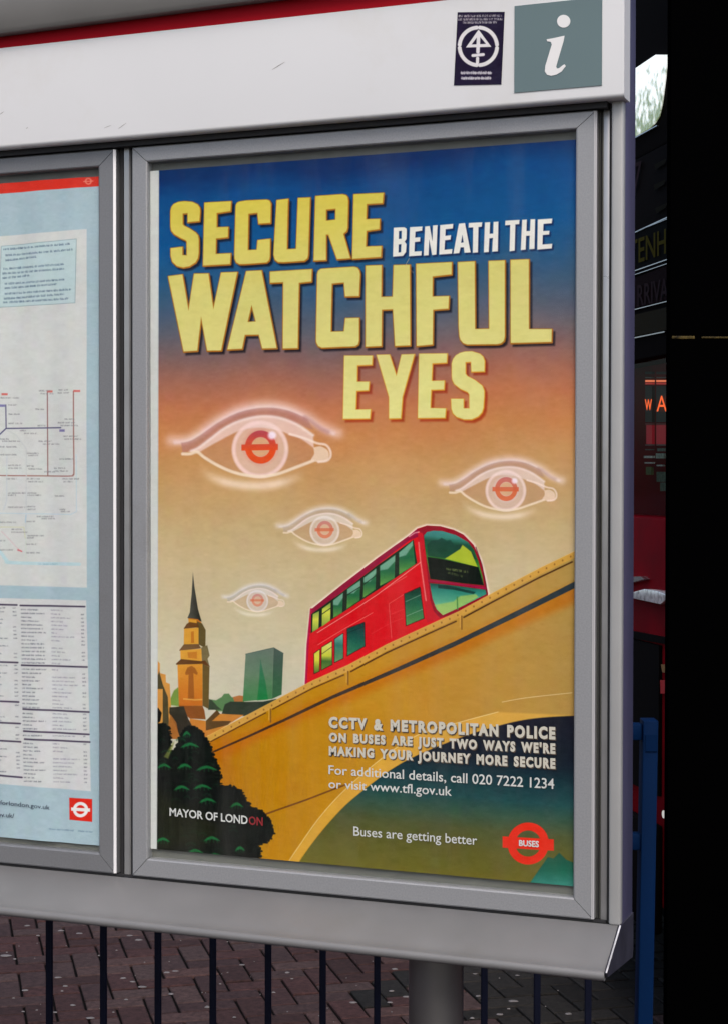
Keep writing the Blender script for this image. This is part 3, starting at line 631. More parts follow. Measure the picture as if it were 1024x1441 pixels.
pr.poly(c5([(88,735),(108,690),(130,770),(162,850),(170,1050),(130,1040),(130,800),(88,800)]), (70, 62, 38), 1, .7)
pr.poly(c5([(172,915),(262,908),(290,985),(330,1060),(410,1113),(240,1113),(215,1040),(170,950)]), (46, 42, 32), 1, .7)
pr.poly(c5([(180,960),(215,1010),(235,1113),(170,1113),(165,1020)]), (150, 92, 40), .9, .8)

# bridge
btop = [(285, 1040), (400, 979), (440, 958), (490, 936), (544, 907), (600, 881), (644, 861), (690, 836), (720, 820), (760, 799), (812, 774)]
face = grad([(0, (172, 104, 10)), (.10, (176, 120, 6)), (.28, (182, 128, 18)), (.6, (183, 133, 46)), (1., (168, 136, 74))], lambda x, y: (x-300)/520)
cB = lambda p: zc(400, 720, 3.2, p)
# double-decker
RED = (206, 18, 28)
body = cB([(122,440),(260,330),(420,208),(560,108),(598,76),(640,63),(700,66),(760,82),(805,104),(850,150),(880,215),(900,290),(915,370),(910,420),(700,520),(95,820),(103,620)])
pr.poly(body, (246, 226, 220), .75, 2.0, 2.2)
pr.poly(body, RED, 1, .5)
pr.poly(cB([(122,440),(260,330),(420,208),(560,108),(598,76),(604,112),(560,130),(420,238),(262,360),(128,462)]), (138, 12, 52), 1, .6)
pr.line(cB([(122,440),(106,600),(97,790)]), 3.2, (166, 10, 62), .9)
pr.poly(cB([(122,462),(262,362),(420,240),(580,126),(596,232),(420,352),(262,455),(120,548)]), (24, 38, 26), 1, .5)
wins = [[(130,462),(158,448),(155,525),(127,543)], [(172,438),(210,410),(208,490),(170,518)], [(222,400),(265,367),(262,455),(222,478)], [(285,350),(343,310),(340,400),(282,438)], [(358,298),(412,257),(410,350),(355,388)], [(430,245),(497,197),(495,300),(430,334)], [(515,185),(576,132),(588,238),(515,283)]]
for k, P in enumerate(wins):
    ys = [p[1] for p in cB(P)]; y0, y1 = min(ys), max(ys)
    st = [(0, (52, 110, 70)), (.5, (30, 96, 62)), (1, (96, 150, 62))] if k > 1 else [(0, (120, 150, 70)), (.4, (206, 208, 74)), (1, (120, 150, 60))]
    pr.poly(cB(P), grad(st, lambda x, y, a_=y0, b_=y1: (y-a_)/(b_-a_)), 1, .5)
    if k > 1:
        a_, b_ = np.array(P[0]), np.array(P[1]); pr.poly(cB([a_, b_, b_+(0, 20+6*(k % 2)), (a_+b_)/2+(0, 38), a_+(0, 20)]), (150, 190, 176), .6, 1.2)
for P in ([(358,325),(412,285),(412,290),(358,331)], [(285,372),(343,336),(343,341),(285,378)], [(172,458),(210,432),(210,437),(172,464)]): pr.poly(cB(P), (20, 40, 30), .8, .4)
pr.line(cB([(150,545),(300,452),(420,372),(612,228)]), .9, (238, 168, 158), .9)
pr.line(cB([(152,600),(250,540),(398,455)]), .8, (232, 130, 120), .8)
pr.line(cB([(450,350),(548,292)]), .8, (232, 130, 120), .7)
pr.line(cB([(537,372),(470,415),(482,570)]), .7, (232, 120, 110), .75); pr.line(cB([(392,550),(480,500),(532,480)]), .6, (226, 90, 90), .5); pr.line(cB([(480,462),(536,440)]), .6, (226, 90, 90), .5)
for P, st in (([(136,640),(160,622),(158,718),(136,728)], [(0, (206, 206, 70)), (.45, (206, 200, 60)), (1, (70, 104, 40))]), ([(170,612),(215,585),(215,688),(168,712)], [(0, (210, 210, 120)), (.5, (190, 196, 60)), (.7, (60, 100, 44)), (1, (96, 130, 50))]), ([(228,575),(265,550),(265,660),(228,678)], [(0, (120, 180, 160)), (.4, (40, 110, 96)), (1, (96, 140, 90))]), ([(285,528),(360,500),(362,605),(285,648)], [(0, (20, 50, 50)), (.5, (24, 84, 72)), (1, (50, 120, 84))]), ([(540,372),(608,342),(626,480),(548,512)], [(0, (20, 50, 40)), (.4, (26, 90, 66)), (1, (80, 140, 76))])):
    Q = cB(P); ys = [p[1] for p in Q]; pr.poly(Q, (60, 12, 22), .9, .5, 1.1)
    pr.poly(Q, grad(st, lambda x, y, a_=min(ys), b_=max(ys): (y-a_)/(b_-a_)), 1, .5)
pr.line(cB([(172,640),(214,610)]), .8, (20, 40, 30), .9); pr.line(cB([(286,545),(360,518)]), .7, (16, 34, 34), .9); pr.line(cB([(546,405),(612,375)]), .8, (150, 180, 160), .6); pr.line(cB([(549,470),(620,440)]), .8, (150, 180, 160), .6)
# front
pr.poly(cB([(598,78),(640,63),(700,66),(760,82),(805,104),(850,150),(880,215),(900,290),(915,370),(910,420),(700,480),(670,455),(650,400),(636,300),(622,190),(612,130)]), (140, 10, 34), 1, .6)
pr.poly(cB([(598,90),(622,98),(632,180),(644,300),(656,400),(672,450),(700,482),(640,500),(628,400),(615,250),(604,150)]), (190, 20, 36), 1, .8)
pr.line(cB([(603,140),(612,230),(626,330),(636,400)]), 1.6, (240, 150, 140), .8, 1)
pr.line(cB([(560,112),(585,96),(604,92)]), 1.4, (240, 190, 190), .8, .8)
ws = cB([(626,108),(640,92),(670,86),(710,88),(770,106),(826,138),(852,172),(872,225),(890,290),(896,332),(800,322),(655,303),(642,230),(632,170)])
pr.poly(ws, grad([(745, (70, 140, 140)), (756, (50, 124, 112)), (763, (22, 78, 58)), (780, (26, 92, 44)), (790, (60, 120, 40))], lambda x, y: y+(x-620)*-.12), 1, .5)
pr.poly(cB([(640,150),(660,130),(690,128),(705,118),(730,130),(745,128),(765,150),(800,150),(815,170),(850,190),(862,215),(760,215),(645,200)]), (16, 58, 48), .75, 1)
pr.poly(cB([(722,212),(790,168),(800,150),(838,180),(868,250),(800,232)]), (170, 186, 44), .95, .9)
pr.poly(cB([(642,204),(700,212),(872,250),(896,332),(800,322),(655,303)]), (10, 20, 14), 1, .6)
pr.smudge(*(lambda a_, b_: (a_[0], b_[0], a_[1], b_[1]))(*cB([(728,258),(822,272)])), (150, 160, 90), 2.4, .6); pr.smudge(*(lambda a_, b_: (a_[0], b_[0], a_[1], b_[1]))(*cB([(735,275),(800,292)])), (130, 140, 80), 2.4, .5)
pr.poly(cB([(652,322),(720,328),(800,338),(904,352),(908,372),(800,425),(712,466),(684,440),(666,395)]), grad([(822, (24, 74, 66)), (830, (40, 126, 110)), (850, (90, 166, 130)), (865, (170, 200, 130))], lambda x, y: y+(x-610)*-.06), 1, .5)
pr.poly(cB([(675,420),(760,405),(790,380),(860,372),(872,385),(790,430),(712,464),(690,445)]), (150, 184, 92), .8, 1.4)
pr.line(cB([(776,385),(778,440)]), 2, (60, 120, 60), .8); pr.poly(cB([(690,330),(740,334),(860,362),(850,372),(760,352),(690,345)]), (10, 44, 40), .8, .8)
pr.line(cB([(648,312),(720,318),(905,345)]), 2.2, (150, 14, 60), 1)
pr.line(cB([(860,160),(888,240),(906,330),(910,372)]), 1.2, (80, 8, 30), .9)

low = [(285, 1300), (812, 1300)]
pr.poly(btop+[(812, 1300), (285, 1300)], face, 1, .5)
pr.poly([(x, y+24+(x-300)*.042) for x, y in btop]+[(x, y+40+(x-300)*.065) for x, y in btop[::-1]], (180, 92, 4), .6, 9)
pr.poly(btop+[(x, y+9) for x, y in btop[::-1]], (198, 150, 66), 1, .6)
pr.line([(x, y-.2) for x, y in btop], 1.0, (226, 178, 96), .6)
for k in range(46):
    t = k/45; x = 292+t*510; y = np.interp(x, [p[0] for p in btop], [p[1] for p in btop]); pr.ellipse((x, y+4.5), 1.2, 1.4, (120, 76, 30), .7)
def bl_(x0, x1, off, wd, c, al=1.):
    X_ = np.linspace(x0, x1, 24); Y_ = [np.interp(x, [p[0] for p in btop], [p[1] for p in btop])+off*(1+(x-300)*.0006) for x in X_]; pr.line(list(zip(X_, Y_)), wd, c, al)
bl_(297, 374, 10, 1.8, (96, 58, 20)); bl_(384, 484, 10, 1.9, (96, 58, 20)); bl_(494, 641, 10, 2.2, (84, 52, 22)); bl_(652, 804, 10, 2.4, (78, 50, 24))
for x in (381, 490, 649):
    y = np.interp(x, [p[0] for p in btop], [p[1] for p in btop]); pr.line([(x, y+9), (x, y+27)], 2.2, (124, 84, 34), .9); pr.line([(x-2.2, y+9), (x-2.2, y+24)], 1.4, (214, 164, 80), .7)
dk = [(298, 1059), (350, 1036), (400, 1013), (467, 981), (560, 941), (640, 905), (720, 866), (812, 820)]
pr.poly([(x, y-1.2-(x-298)*.005) for x, y in dk]+[(x, y+1.6+(x-298)*.008) for x, y in dk[::-1]], grad([(300, (70, 40, 20)), (440, (62, 46, 34)), (640, (48, 52, 54)), (800, (44, 52, 58))], lambda x, y: x), 1, .6)
# arch
arch = fit([(412, 1226), (440, 1186), (470, 1150), (501.5, 1120), (563, 1075), (637, 1042), (702, 1021), (752, 1011), (812, 1007)])
und = grad([(1005, (26, 28, 40)), (1050, (22, 32, 44)), (1075, (22, 50, 58)), (1105, (32, 70, 72)), (1130, (56, 80, 62)), (1150, (76, 82, 48)), (1180, (90, 88, 40)), (1225, (104, 98, 36)), (1290, (110, 102, 38))], lambda x, y: y-14-(x-640)*.10)
rim = fit([(397, 1226), (420, 1192), (450, 1150), (487, 1110), (540, 1065), (588, 1034), (640, 1018), (700, 1002)])
pr.poly(list(rim)+list(arch[::-1]), (216, 166, 70), .7, 2)
pr.poly(list(arch)+[(812, 1300), (405, 1300)], und, 1, .8)
pr.line(rim, 1.0, (232, 210, 150), .8)
pr.line([(690, 1060), (740, 1052)], 6, (40, 60, 70), .2, gauss=True)
pr.line([(373, 1146), (430, 1126), (487, 1104)], 2.4, (104, 60, 22), .9)
pr.line(fit([(706, 988), (740, 982), (804, 975)]), .8, (232, 214, 170), .75)
pr.poly([(731, 1262), (752, 1232), (770, 1206), (778, 1208), (786, 1200), (796, 1210), (812, 1216), (812, 1275)], grad([(1200, (34, 76, 60)), (1225, (26, 92, 74)), (1250, (60, 132, 120))], lambda x, y: y), 1, 1)
# dark trees
c7 = lambda p: zc(200, 980, 3.413, p)
def foliage(poly, n=240):
    P = np.array(c7(poly)); pr.poly(P, (12, 17, 14), 1, .8)
    for i in range(len(P)):
        a_, b_ = P[i], P[(i+1) % len(P)]; m_ = max(int(np.linalg.norm(b_-a_)/3), 1)
        for k in range(m_):
            if a_[0] < 226 or b_[1] > 1210: continue
            c = a_+(b_-a_)*k/m_; pr.ellipse(c+RNG.normal(0, .8, 2), random.uniform(1.2, 3), random.uniform(1, 2.4), (12, 17, 14), 1, .6)
pr.poly(c7([(70,132),(88,120),(95,80),(78,55),(68,60)]), (14, 14, 12), 1, .6)
foliage([(60,130),(100,128),(125,150),(138,200),(140,240),(128,275),(155,255),(180,210),(195,165),(215,148),(245,142),(290,178),(325,225),(338,285),(365,330),(378,380),(373,432),(430,433),(478,455),(500,500),(530,535),(580,552),(618,600),(632,660),(612,695),(552,712),(572,745),(560,775),(510,782),(400,815),(60,780)])
pr.poly(c7([(75,460),(180,520),(300,560),(380,640),(300,720),(160,730),(60,740)]), (44, 46, 16), .38, 14)
pr.poly(c7([(105,290),(130,250),(155,215),(150,240),(125,300)]), (120, 128, 60), .7, 1.5)
inside = [(150+RNG.uniform(-60, 330), RNG.uniform(190, 770)) for _ in range(70)]
fp = np.array([(95,150),(200,180),(240,165),(300,230),(345,330),(360,440),(470,480),(560,570),(600,640),(530,700),(520,760),(400,790),(95,760)], float)
def in_poly(x, y):
    c = False
    for i in range(len(fp)):
        a_, b_ = fp[i], fp[(i+1) % len(fp)]
        if (a_[1] > y) != (b_[1] > y) and x < (b_[0]-a_[0])*(y-a_[1])/(b_[1]-a_[1])+a_[0]: c = not c
    return c
for x, y in inside:
    if in_poly(x, y) and not (120 < x < 600 and 520 < y < 620):
        q = RNG.uniform(10, 22); pr.line(c7([(x-q, y+5), (x-q*.3, y-3), (x+q*.4, y-2), (x+q, y+7)]), RNG.uniform(.8, 2.2), (18, 60, 36), RNG.uniform(.15, .5), .9)
for x, y, sx in ((230,235,45),(310,345,50),(205,335,35),(190,440,38),(290,435,45),(315,500,42),(455,522,32),(105,335,34),(335,685,40),(100,690,34),(255,745,40),(350,765,42),(470,732,24),(215,180,20)):
    q = [(x-sx, y+12), (x-sx*.6, y-4), (x, y-13), (x+sx*.6, y-4), (x+sx, y+10), (x+sx*.4, y+4), (x, y+1), (x-sx*.4, y+6)]
    pr.poly(c7(fit(q+[q[0]], 3)), (26, 112, 58), .8, 1.2)
    for k in range(4): pr.line(c7([(x+(k-1.5)*sx*.35, y-3), (x+(k-1.5)*sx*.45, y+16)]), 1.1, (20, 92, 48), .6, .7)
# roundel at the foot
def roundel(P, c, ro, ri, bw, bh, slope, col, barcol=None):
    P.ellipse(c, ro, ro*1.02, col, 1, .5, inner=ri/ro)
    P.poly([(c[0]-bw, c[1]-bh-bw*slope), (c[0]+bw, c[1]-bh+bw*slope), (c[0]+bw, c[1]+bh+bw*slope), (c[0]-bw, c[1]+bh-bw*slope)], barcol or col, 1, .5)
roundel(pr, (742.4, 1187), 29, 18, 36, 8, .06, (214, 44, 26))
# white paper margin down the left side
xm = lambda y: 224.5-(y-240)*.0035
pr.poly([(205, 200), (xm(240), 200), (xm(1210), 1215), (205, 1215)], (196, 200, 198), 1, .5)
pr.line([(xm(240)-1, 240), (xm(1200)-1, 1200)], .5, (150, 152, 155), .5)
m = pr.finish('campaign_poster_print')
poster = pr.sheet('poster', m, wave=.0007, thick=.0003)
tag(poster, 'blue and orange campaign poster reading SECURE BENEATH THE WATCHFUL EYES, in the right case', 'poster', 'posters in the glazed cases')
def on_poster(dy): return lambda x, y: at(x, y, PY-.0011-dy)
M_CREAM = mat('cream_print', (.56, .53, .46), .6); M_SHAD = mat('brown_print', (.07, .045, .03), .7); M_PWHITE = mat('white_print', (.60, .61, .60), .6); M_PRED = mat('red_print', (.26, .006, .012), .6)
def lettering(name, s, quad, m_, off=0., spacing=1., shadow=None):
    if shadow:
        a_ = text_on(s, quad, on_poster(.0), off, spacing, shadow); b_ = text_on(s, quad, on_poster(.0002), off, spacing)
        V, Fc = merge(a_, b_); o = mesh_obj(name, V, Fc, [m_, M_SHAD], poster)
        for p in o.data.polygons: p.material_index = 1 if max(p.vertices) < len(a_[0]) else 0
        return o
    V, Fc = text_on(s, quad, on_poster(.0002), off, spacing); return mesh_obj(name, V, Fc, m_, poster)
lettering('slogan_lettering', 'CCTV & METROPOLITAN POLICE', [(462.6, 1009.6), (462.6, 1023.2), (780.6, 1024.4), (780.6, 1039.6)], M_CREAM, .058, 1.28, (1.3, 1.5))
lettering('slogan_lettering', "ON BUSES ARE JUST TWO WAYS WE'RE", [(463, 1031.8), (463, 1042.8), (780.6, 1047.3), (780.6, 1060)], M_CREAM, .058, 1.28, (1.3, 1.5))
lettering('slogan_lettering', 'MAKING YOUR JOURNEY MORE SECURE', [(463, 1050.8), (463, 1062.2), (780.6, 1068.3), (780.6, 1081)], M_CREAM, .058, 1.28, (1.3, 1.5))
lettering('small_lettering', 'For additional details, call 020 7222 1234', [(462.6, 1077), (462.6, 1089.2), (779, 1096), (779, 1110.2)], M_PWHITE, .008)
lettering('small_lettering', 'or visit www.tfl.gov.uk', [(462.6, 1097), (462.6, 1108.8), (635, 1107), (635, 1119.8)], M_PWHITE, .008)
lettering('small_lettering', 'Buses are getting better', [(497.4, 1163), (497.4, 1175.8), (670.5, 1176), (670.5, 1189)], M_PWHITE, .004)
lettering('roundel_lettering', 'BUSES', [(729.4, 1182.4), (729.4, 1190), (757.4, 1184), (757.4, 1192)], M_PWHITE, .03)
V1 = text_on('MAYOR OF LOND', [(239, 1137), (239, 1147.6), (348.8, 1148.6), (348.8, 1159.8)], on_poster(.0002), .02)
mesh_obj('footer_lettering', *V1, M_PWHITE, poster)
V1 = text_on('ON', [(350.4, 1148.9), (350.4, 1160.0), (370, 1150.6), (370, 1161.8)], on_poster(.0002), .02)
mesh_obj('footer_lettering', *V1, M_PRED, poster)

# ------------------------------------------------------------------ route map poster
X1 = L_IN[1]-.0005; X0 = L_IN[0]+.006; Z1 = XZ(138, 248, PY)[1]; Z0 = XZ(137, 1190, PY)[1]
mp = Print(XZ(-12, 700, PY)[0], X1, Z0, Z1, PY, 1900)
X0m = mp.X0
mp.img[:] = (158, 180, 190)
NAVY = (70, 78, 100); INK = (96, 100, 110)
mp.poly([(-60, 200), (160, 200), (160, 260.3), (-60, 277.5)], (206, 44, 28), 1, .5)
mp.ellipse((124, 255), 4.6, 5, (226, 130, 110), .8, .5, inner=.55); mp.line([(118, 255.6), (130, 254.6)], 1.6, (226, 130, 110), .8)
mp.poly([(-60, 337.5), (122, 322.5), (122.5, 827), (-60, 822)], (196, 199, 198), 1, .7)
mp.poly([(2, 346.5), (108.5, 336.5), (106.5, 426.5), (-1, 432.5)], (178, 198, 202), 1, .5)
mp.line([(2, 346.5), (108.5, 336.5), (106.5, 426.5), (-1, 432.5), (2, 346.5)], .7, (110, 136, 146), .8)
rows = [(5, 99, 351, 343.5), (8, 103, 359.5, 351.5), (8, 51, 366.5, 361.5), (5, 91, 378.5, 372), (4, 91, 385, 378.5), (4, 41, 391.5, 387.5), (7, 91, 399.5, 393.5), (7, 80, 405.5, 400), (7, 101, 413.5, 407.5), (6, 91, 420.5, 414), (5, 97, 426.5-.8, 420.5)]
for x0, x1, y0, y1 in rows: mp.smudge(x0, x1, y0, y1, (76, 96, 118), 2.2, .85)
BRN, PUR = (140, 100, 98), (96, 92, 122)
mp.line([(66.5, 552), (66.5, 669)], 1.5, BRN); mp.line(fit([(104.5, 551), (104.6, 610), (104.8, 662), (103.6, 668), (99, 670), (60, 669.8), (-40, 669)]), 1.6, (150, 104, 98))
mp.line([(8.5, 570), (9, 603)], 1.6, PUR); mp.line([(-10, 622), (9, 603), (86, 602)], 1.8, (84, 82, 116))
for c, rx in (((7, 555), 4), ((70, 551), 4), ((109, 550.5), 4.6)): mp.poly([(c[0]-rx, c[1]-1.6), (c[0]+rx, c[1]-1.6), (c[0]+rx, c[1]+1.4), (c[0]-rx, c[1]+1.4)], (196, 96, 90), .9, .6)
for c, rx in (((4, 571), 3.6), ((88, 606), 4)): mp.poly([(c[0]-rx, c[1]-1.7), (c[0]+rx, c[1]-1.7), (c[0]+rx, c[1]+1.7), (c[0]-rx, c[1]+1.7)], (110, 106, 156), .9, .6)
for pts, c in (([(9, 605), (22, 612), (37, 632), (37, 745)], (186, 190, 192)), ([(10, 640), (10, 705), (6, 718)], (186, 192, 198)), ([(108, 640), (108, 720), (100, 724), (-10, 722)], (176, 194, 204)), ([(-10, 741.5), (34, 742), (36, 757)], (194, 196, 168)), ([(4, 748), (28, 775)], (200, 182, 186)), ([(37, 725), (36, 735)], (160, 186, 204)), ([(37, 757), (37, 785)], (190, 200, 190))): mp.line(pts, 1.5, c, .9)
mp.line(fit([(-20, 764), (0, 775), (10, 788), (20, 792), (112, 794)]), 4.6, (172, 200, 208), .9)
mp.smudge(54, 80, 794, 794, (130, 160, 176), 2, .7)
tl_ = [(55,550),(57,554),(83,549),(82,553),(12,570),(12,583),(12,596),(50,576),(53,599),(28,606),(34,610),(82,595),(86,599),(90,614),(92,618),(1,618),(4,621),(54,621),(60,625),(1,629),(84,646),(1,640),(38,638),(40,641),(12,655),(12,659),(38,656),(40,660),(62,664),(76,663),(10,674),(38,674),(40,678),(88,674),(90,678),(12,694),(12,697),(39,694),(39,697),(77,698),(12,714),(38,713),(39,717),(84,717),(86,720),(52,727),(58,730),(38,734),(1,735),(17,745),(17,749),(39,754),(39,757),(38,766),(38,778),(-2,761),(2,774),(2,560),(92,590),(76,659)]
for x, y in tl_: mp.smudge(x, x+random.uniform(9, 24), y, y, (120, 122, 126), 1.6, .75)
mp.smudge(25, 27, 774, 774, (190, 90, 100), 3, .9); mp.line([(26.5, 774), (31, 776)], 2.2, (200, 110, 120), .9)
mp.poly([(-60, 840), (121.5, 845), (127.5, 1113.5), (-60, 1098)], (196, 198, 199), 1, .7)
z7b = lambda p: zc(0, 840, 7.877, p); z5b = lambda p: zc(0, 820, 3.431, p)
bars = [z7b([(-200, 78), (190, 90)]), z7b([(230, 95), (940, 108)]), z7b([(-200, 712), (200, 728)]), z7b([(245, 757), (962, 778)]), z7b([(-200, 1145), (212, 1165)]), z5b([(115, 610), (428, 625)]), z5b([(-60, 672), (100, 680)]), z5b([(118, 716), (428, 733)]), z5b([(-60, 758), (102, 768)]), z5b([(122, 755), (432, 770)]), z5b([(-60, 925), (108, 940)])]
for b_ in bars: mp.line(b_, 2.5, (76, 68, 88), 1, .5)
def colrow(y, xs0, skip=()):
    y2 = y+.9
    sl0 = .022
    a0 = xs0+((y-850)*.018)
    f = lambda x: y+(x-a0)*sl0
    mp.smudge(a0+1, a0+random.uniform(14, 34), f(a0), f(a0+30), INK, 1.5, .8)
    if random.random() < .85: mp.smudge(a0+42, a0+random.uniform(48, 80), f(a0+42), f(a0+80), (130, 130, 146), 1.4, .75)
    if random.random() < .85: mp.smudge(a0+85, a0+89, f(a0+85), f(a0+89), INK, 1.6, .7)
yb = [853.5, 937.5, 999.5, 1030.5, 1041.5, 1104]
for i in range(len(yb)-1):
    y = yb[i]+4.2
    while y < yb[i+1]-2.6 or (i == 4 and y < 1104): colrow(y, 29); y += 5.35
for y0, y1 in ((851, 931), (932, 986), (988, 1017), (1019, 1042), (1044, 1090), (1093, 1099)):
    y = y0+4.5
    while y < y1-2:
        if random.random() < .55: mp.smudge(-8, random.uniform(-2, 12), y-.5, y, INK, 1.4, .7)
        if random.random() < .75: mp.smudge(18.5+(y-850)*.025, 23+(y-850)*.025, y, y, INK, 1.5, .7)
        y += 5.35
mp.smudge(70, 85, 1166.5, 1168, (96, 120, 140), 1.6, .8); mp.smudge(86, 104, 1168, 1169, (96, 120, 140), 1.6, .8); mp.smudge(110, 129, 1169.5, 1171, (96, 120, 140), 1.6, .8)
mp.poly([(97.3, 1122.6), (129.3, 1124.6), (129.3, 1156.8), (97.5, 1153.6)], (206, 40, 28), 1, .5)
roundel(mp, (113.2, 1139.4), 10.6, 6.2, 13.2, 2.3, .06, (222, 220, 220))
m = mp.finish('route_map_print')
full = Print.__new__(Print); full.__dict__.update(mp.__dict__)
mapp = mp.sheet('map_poster', m, wave=.0022, thick=.0003, seed=2.)
# the sheet goes on to the left inside the case, outside the picture, plain blue
M_MAPB = mat('pale_blue_paper', tuple(lin((158, 180, 190))*GAIN), .5)
mesh_obj('map_sheet', *box(X0, X0m-.0002, PY+.0006, PY+.0011, Z0, Z1), M_MAPB, mapp)
mesh_obj('top_band', *box(X0, X0m-.0004, PY+.0002, PY+.0005, Z1-.0135, Z1), mat('red_band_print', (.55, .02, .012), .6), mapp)
for za, zb_ in ((XZ(0, 822)[1], XZ(0, 332)[1]), (XZ(0, 1100)[1], XZ(0, 842)[1])):
    mesh_obj('map_panel', *box(X0+.03, X0m-.0004, PY+.0002, PY+.0005, za, zb_), M_PAPERW, mapp)
tag(mapp, 'pale blue night bus map with red top band and timetable columns in the left case', 'poster', 'posters in the glazed cases')
M_MINK = mat('dark_blue_print', (.05, .07, .11), .7)
def on_map(x, y): return at(x, y, PY-.0018)
mesh_obj('web_lettering', *text_on('forlondon.gov.uk', [(0.5, 1126.2), (0.5, 1132.0), (70.5, 1133.4), (70.5, 1139.4)], on_map, .01), M_MINK, mapp)
mesh_obj('web_lettering', *text_on('ov.uk/', [(-3, 1143.0), (-3, 1149.0), (20.5, 1145.0), (20.5, 1151)], on_map, .01), M_MINK, mapp)

# ------------------------------------------------------------------ sticker
KY = HY-.0008
sk = Print(XZ(636.5, 60, KY)[0], XZ(711, 60, KY)[0], XZ(640, 121, KY)[1], XZ(640, 15, KY)[1], KY, 2200)
sk.img[:] = (34, 28, 50)
cS = lambda p: zc(620, 0, 4.267, p)
for k in range(4):
    a0 = math.radians(-90+k*90+5); a1 = math.radians(-90+(k+1)*90-5)
    sk.line([(672.1+26.2*math.cos(t), 65.4+26.4*math.sin(t)) for t in np.linspace(a0, a1, 14)], 5.4, (206, 204, 206), 1, .5)
sk.poly([cS([(224,178),(300,282),(148,286)]), cS([(224,212),(268,264),(182,268)])], (206, 204, 206), 1, .4)
sk.line(cS([(224,215),(220,312)]), 5, (206, 204, 206)); sk.line(cS([(218,350),(217,376)]), 4.4, (206, 204, 206)); sk.line(cS([(190,334),(252,328)]), 4.2, (206, 204, 206))
for y0, x0, x1 in ((98, 105, 362), (118, 100, 368), (137, 132, 330)):
    p, q = cS([(x0, y0), (x1, y0-2)]); sk.smudge(p[0], q[0], p[1], q[1], (188, 184, 186), 2.6, .85)
for y0, x0, x1 in ((438, 120, 300), (470, 122, 296)):
    p, q = cS([(x0, y0), (x1, y0)]); sk.smudge(p[0], q[0], p[1], q[1], (214, 212, 214), 3.6, 1); sk.line([p, q], 2.0, (190, 188, 194), .75, .6)
m = sk.finish('sticker_print')
me = bpy.data.meshes.new('sticker'); cs_ = [(643.2, 17.2), (709.2, 16.6), (704.6, 118.6), (638, 120)]
P = [at(x, y, KY) for x, y in cs_]; me.from_pydata([tuple(p) for p in P]+[tuple(p+np.array([0, .0007, 0])) for p in P], [], [(0, 1, 2, 3), (7, 6, 5, 4), (0, 4, 5, 1), (1, 5, 6, 2), (2, 6, 7, 3), (3, 7, 4, 0)])
l = me.uv_layers.new(name='UVMap')
for lp in me.loops:
    c = me.vertices[lp.vertex_index].co; l.data[lp.index].uv = ((c.x-sk.X0)/(sk.X1-sk.X0), (c.z-sk.Z0)/(sk.Z1-sk.Z0))
me.materials.append(m); st_ = bpy.data.objects.new('sticker', me); COL.objects.link(st_)
tag(st_, 'small dark sticker with white circled arrow emblem on the white header beside the i sign', 'sticker')

# ------------------------------------------------------------------ guard rail behind the board
GD = 3.1
fh = np.array([math.sin(YAW), math.cos(YAW), 0.]); rh = rt0
def gp(lat, dep, z): return CAM*np.array([1, 1, 0])+fh*dep+rh*lat+np.array([0, 0, z])
M_NAVY = mat('dark_navy_bar', (.0035, .005, .016), .55, spec=.12, noise=.15, nscale=20)  # bars much darker than the blue posts and rails
M_BLUE = mat('blue_rail_paint', (.001, .012, .050), .6, spec=.04, noise=.12, nscale=12, dirt=(.002, .009, .03))
gr = empty('guard_rail', gp(.2, GD, 0), 'blue pedestrian guard rail with dark vertical bars behind the board', 'guard rail')
def obox(lat0, lat1, d0, d1, z0, z1, lean=0.):
    V, Fc = box(lat0, lat1, d0, d1, z0, z1); return [tuple(gp(x+(z-1.3)*lean, y, z)) for x, y, z in V], Fc
LL = -1.15; PR = .5185
mesh_obj('rail', *obox(LL, PR-.014, GD-.013, GD+.013, 1.288, 1.318), M_BLUE, gr, bevel=.003)
mesh_obj('rail', *obox(LL, PR-.014, GD-.013, GD+.013, 1.088, 1.118), M_BLUE, gr, bevel=.003)
mesh_obj('rail', *obox(LL, PR-.014, GD-.013, GD+.013, .12, .15), M_BLUE, gr, bevel=.003)
mesh_obj('post', *obox(PR-.0135, PR+.0135, GD-.022, GD+.022, -.06, 1.325, .014), M_BLUE, gr, bevel=.002)
mesh_obj('post', *obox(LL-.027, LL-.0005, GD-.022, GD+.022, -.06, 1.325), M_BLUE, gr, bevel=.002)
mesh_obj('post_bracket', *obox(PR-.010, PR+.012, GD-.0245, GD-.0225, 1.27, 1.30), M_BLUE, gr)
for px in [69-77*k for k in range(7, 0, -1)]+[69, 145.5, 222.5, 300, 378, 455, 531.5, 606, 682.5, 757, 829]:
    lt = (px-512)/F*GD
    if lt < LL+.03: continue
    mesh_obj('bar', *obox(lt-.006, lt+.006, GD-.006, GD+.006, .1505, 1.0875), M_NAVY, gr, bevel=.0015, seg=1)

# ------------------------------------------------------------------ red double-decker behind, seen in a sliver
BD = 5.3; BP = gp(.945, BD, 0); da = (fh-rh*.205); da /= np.linalg.norm(da); db = (rh+fh*.205); db /= np.linalg.norm(db)
bus = empty('double_decker_bus', BP+da*1.25+db*4, 'red double-decker bus seen as a dark sliver right of the board', 'bus')
def bl3(x, y, z): return tuple(BP+db*x+da*y+np.array([0, 0, z]))
def bbox(x0, x1, y0, y1, z0, z1):
    V, Fc = box(x0, x1, y0, y1, z0, z1); return [bl3(*v) for v in V], Fc
def fyz(px, py, off=0.):
    o_ = BP-db*off; d = ray(px, py); t = ((o_-CAM)@db)/(d@db); q = CAM+d*t-BP; return q@da, q[2]
def fplate(name, pts, off, th, m_, par=None, **k):
    P = [fyz(x, y, off) for x, y in pts]; return mesh_obj(name, *prism([bl3(-off, y, z) for y, z in P], db*th), m_, par or bus, **k)
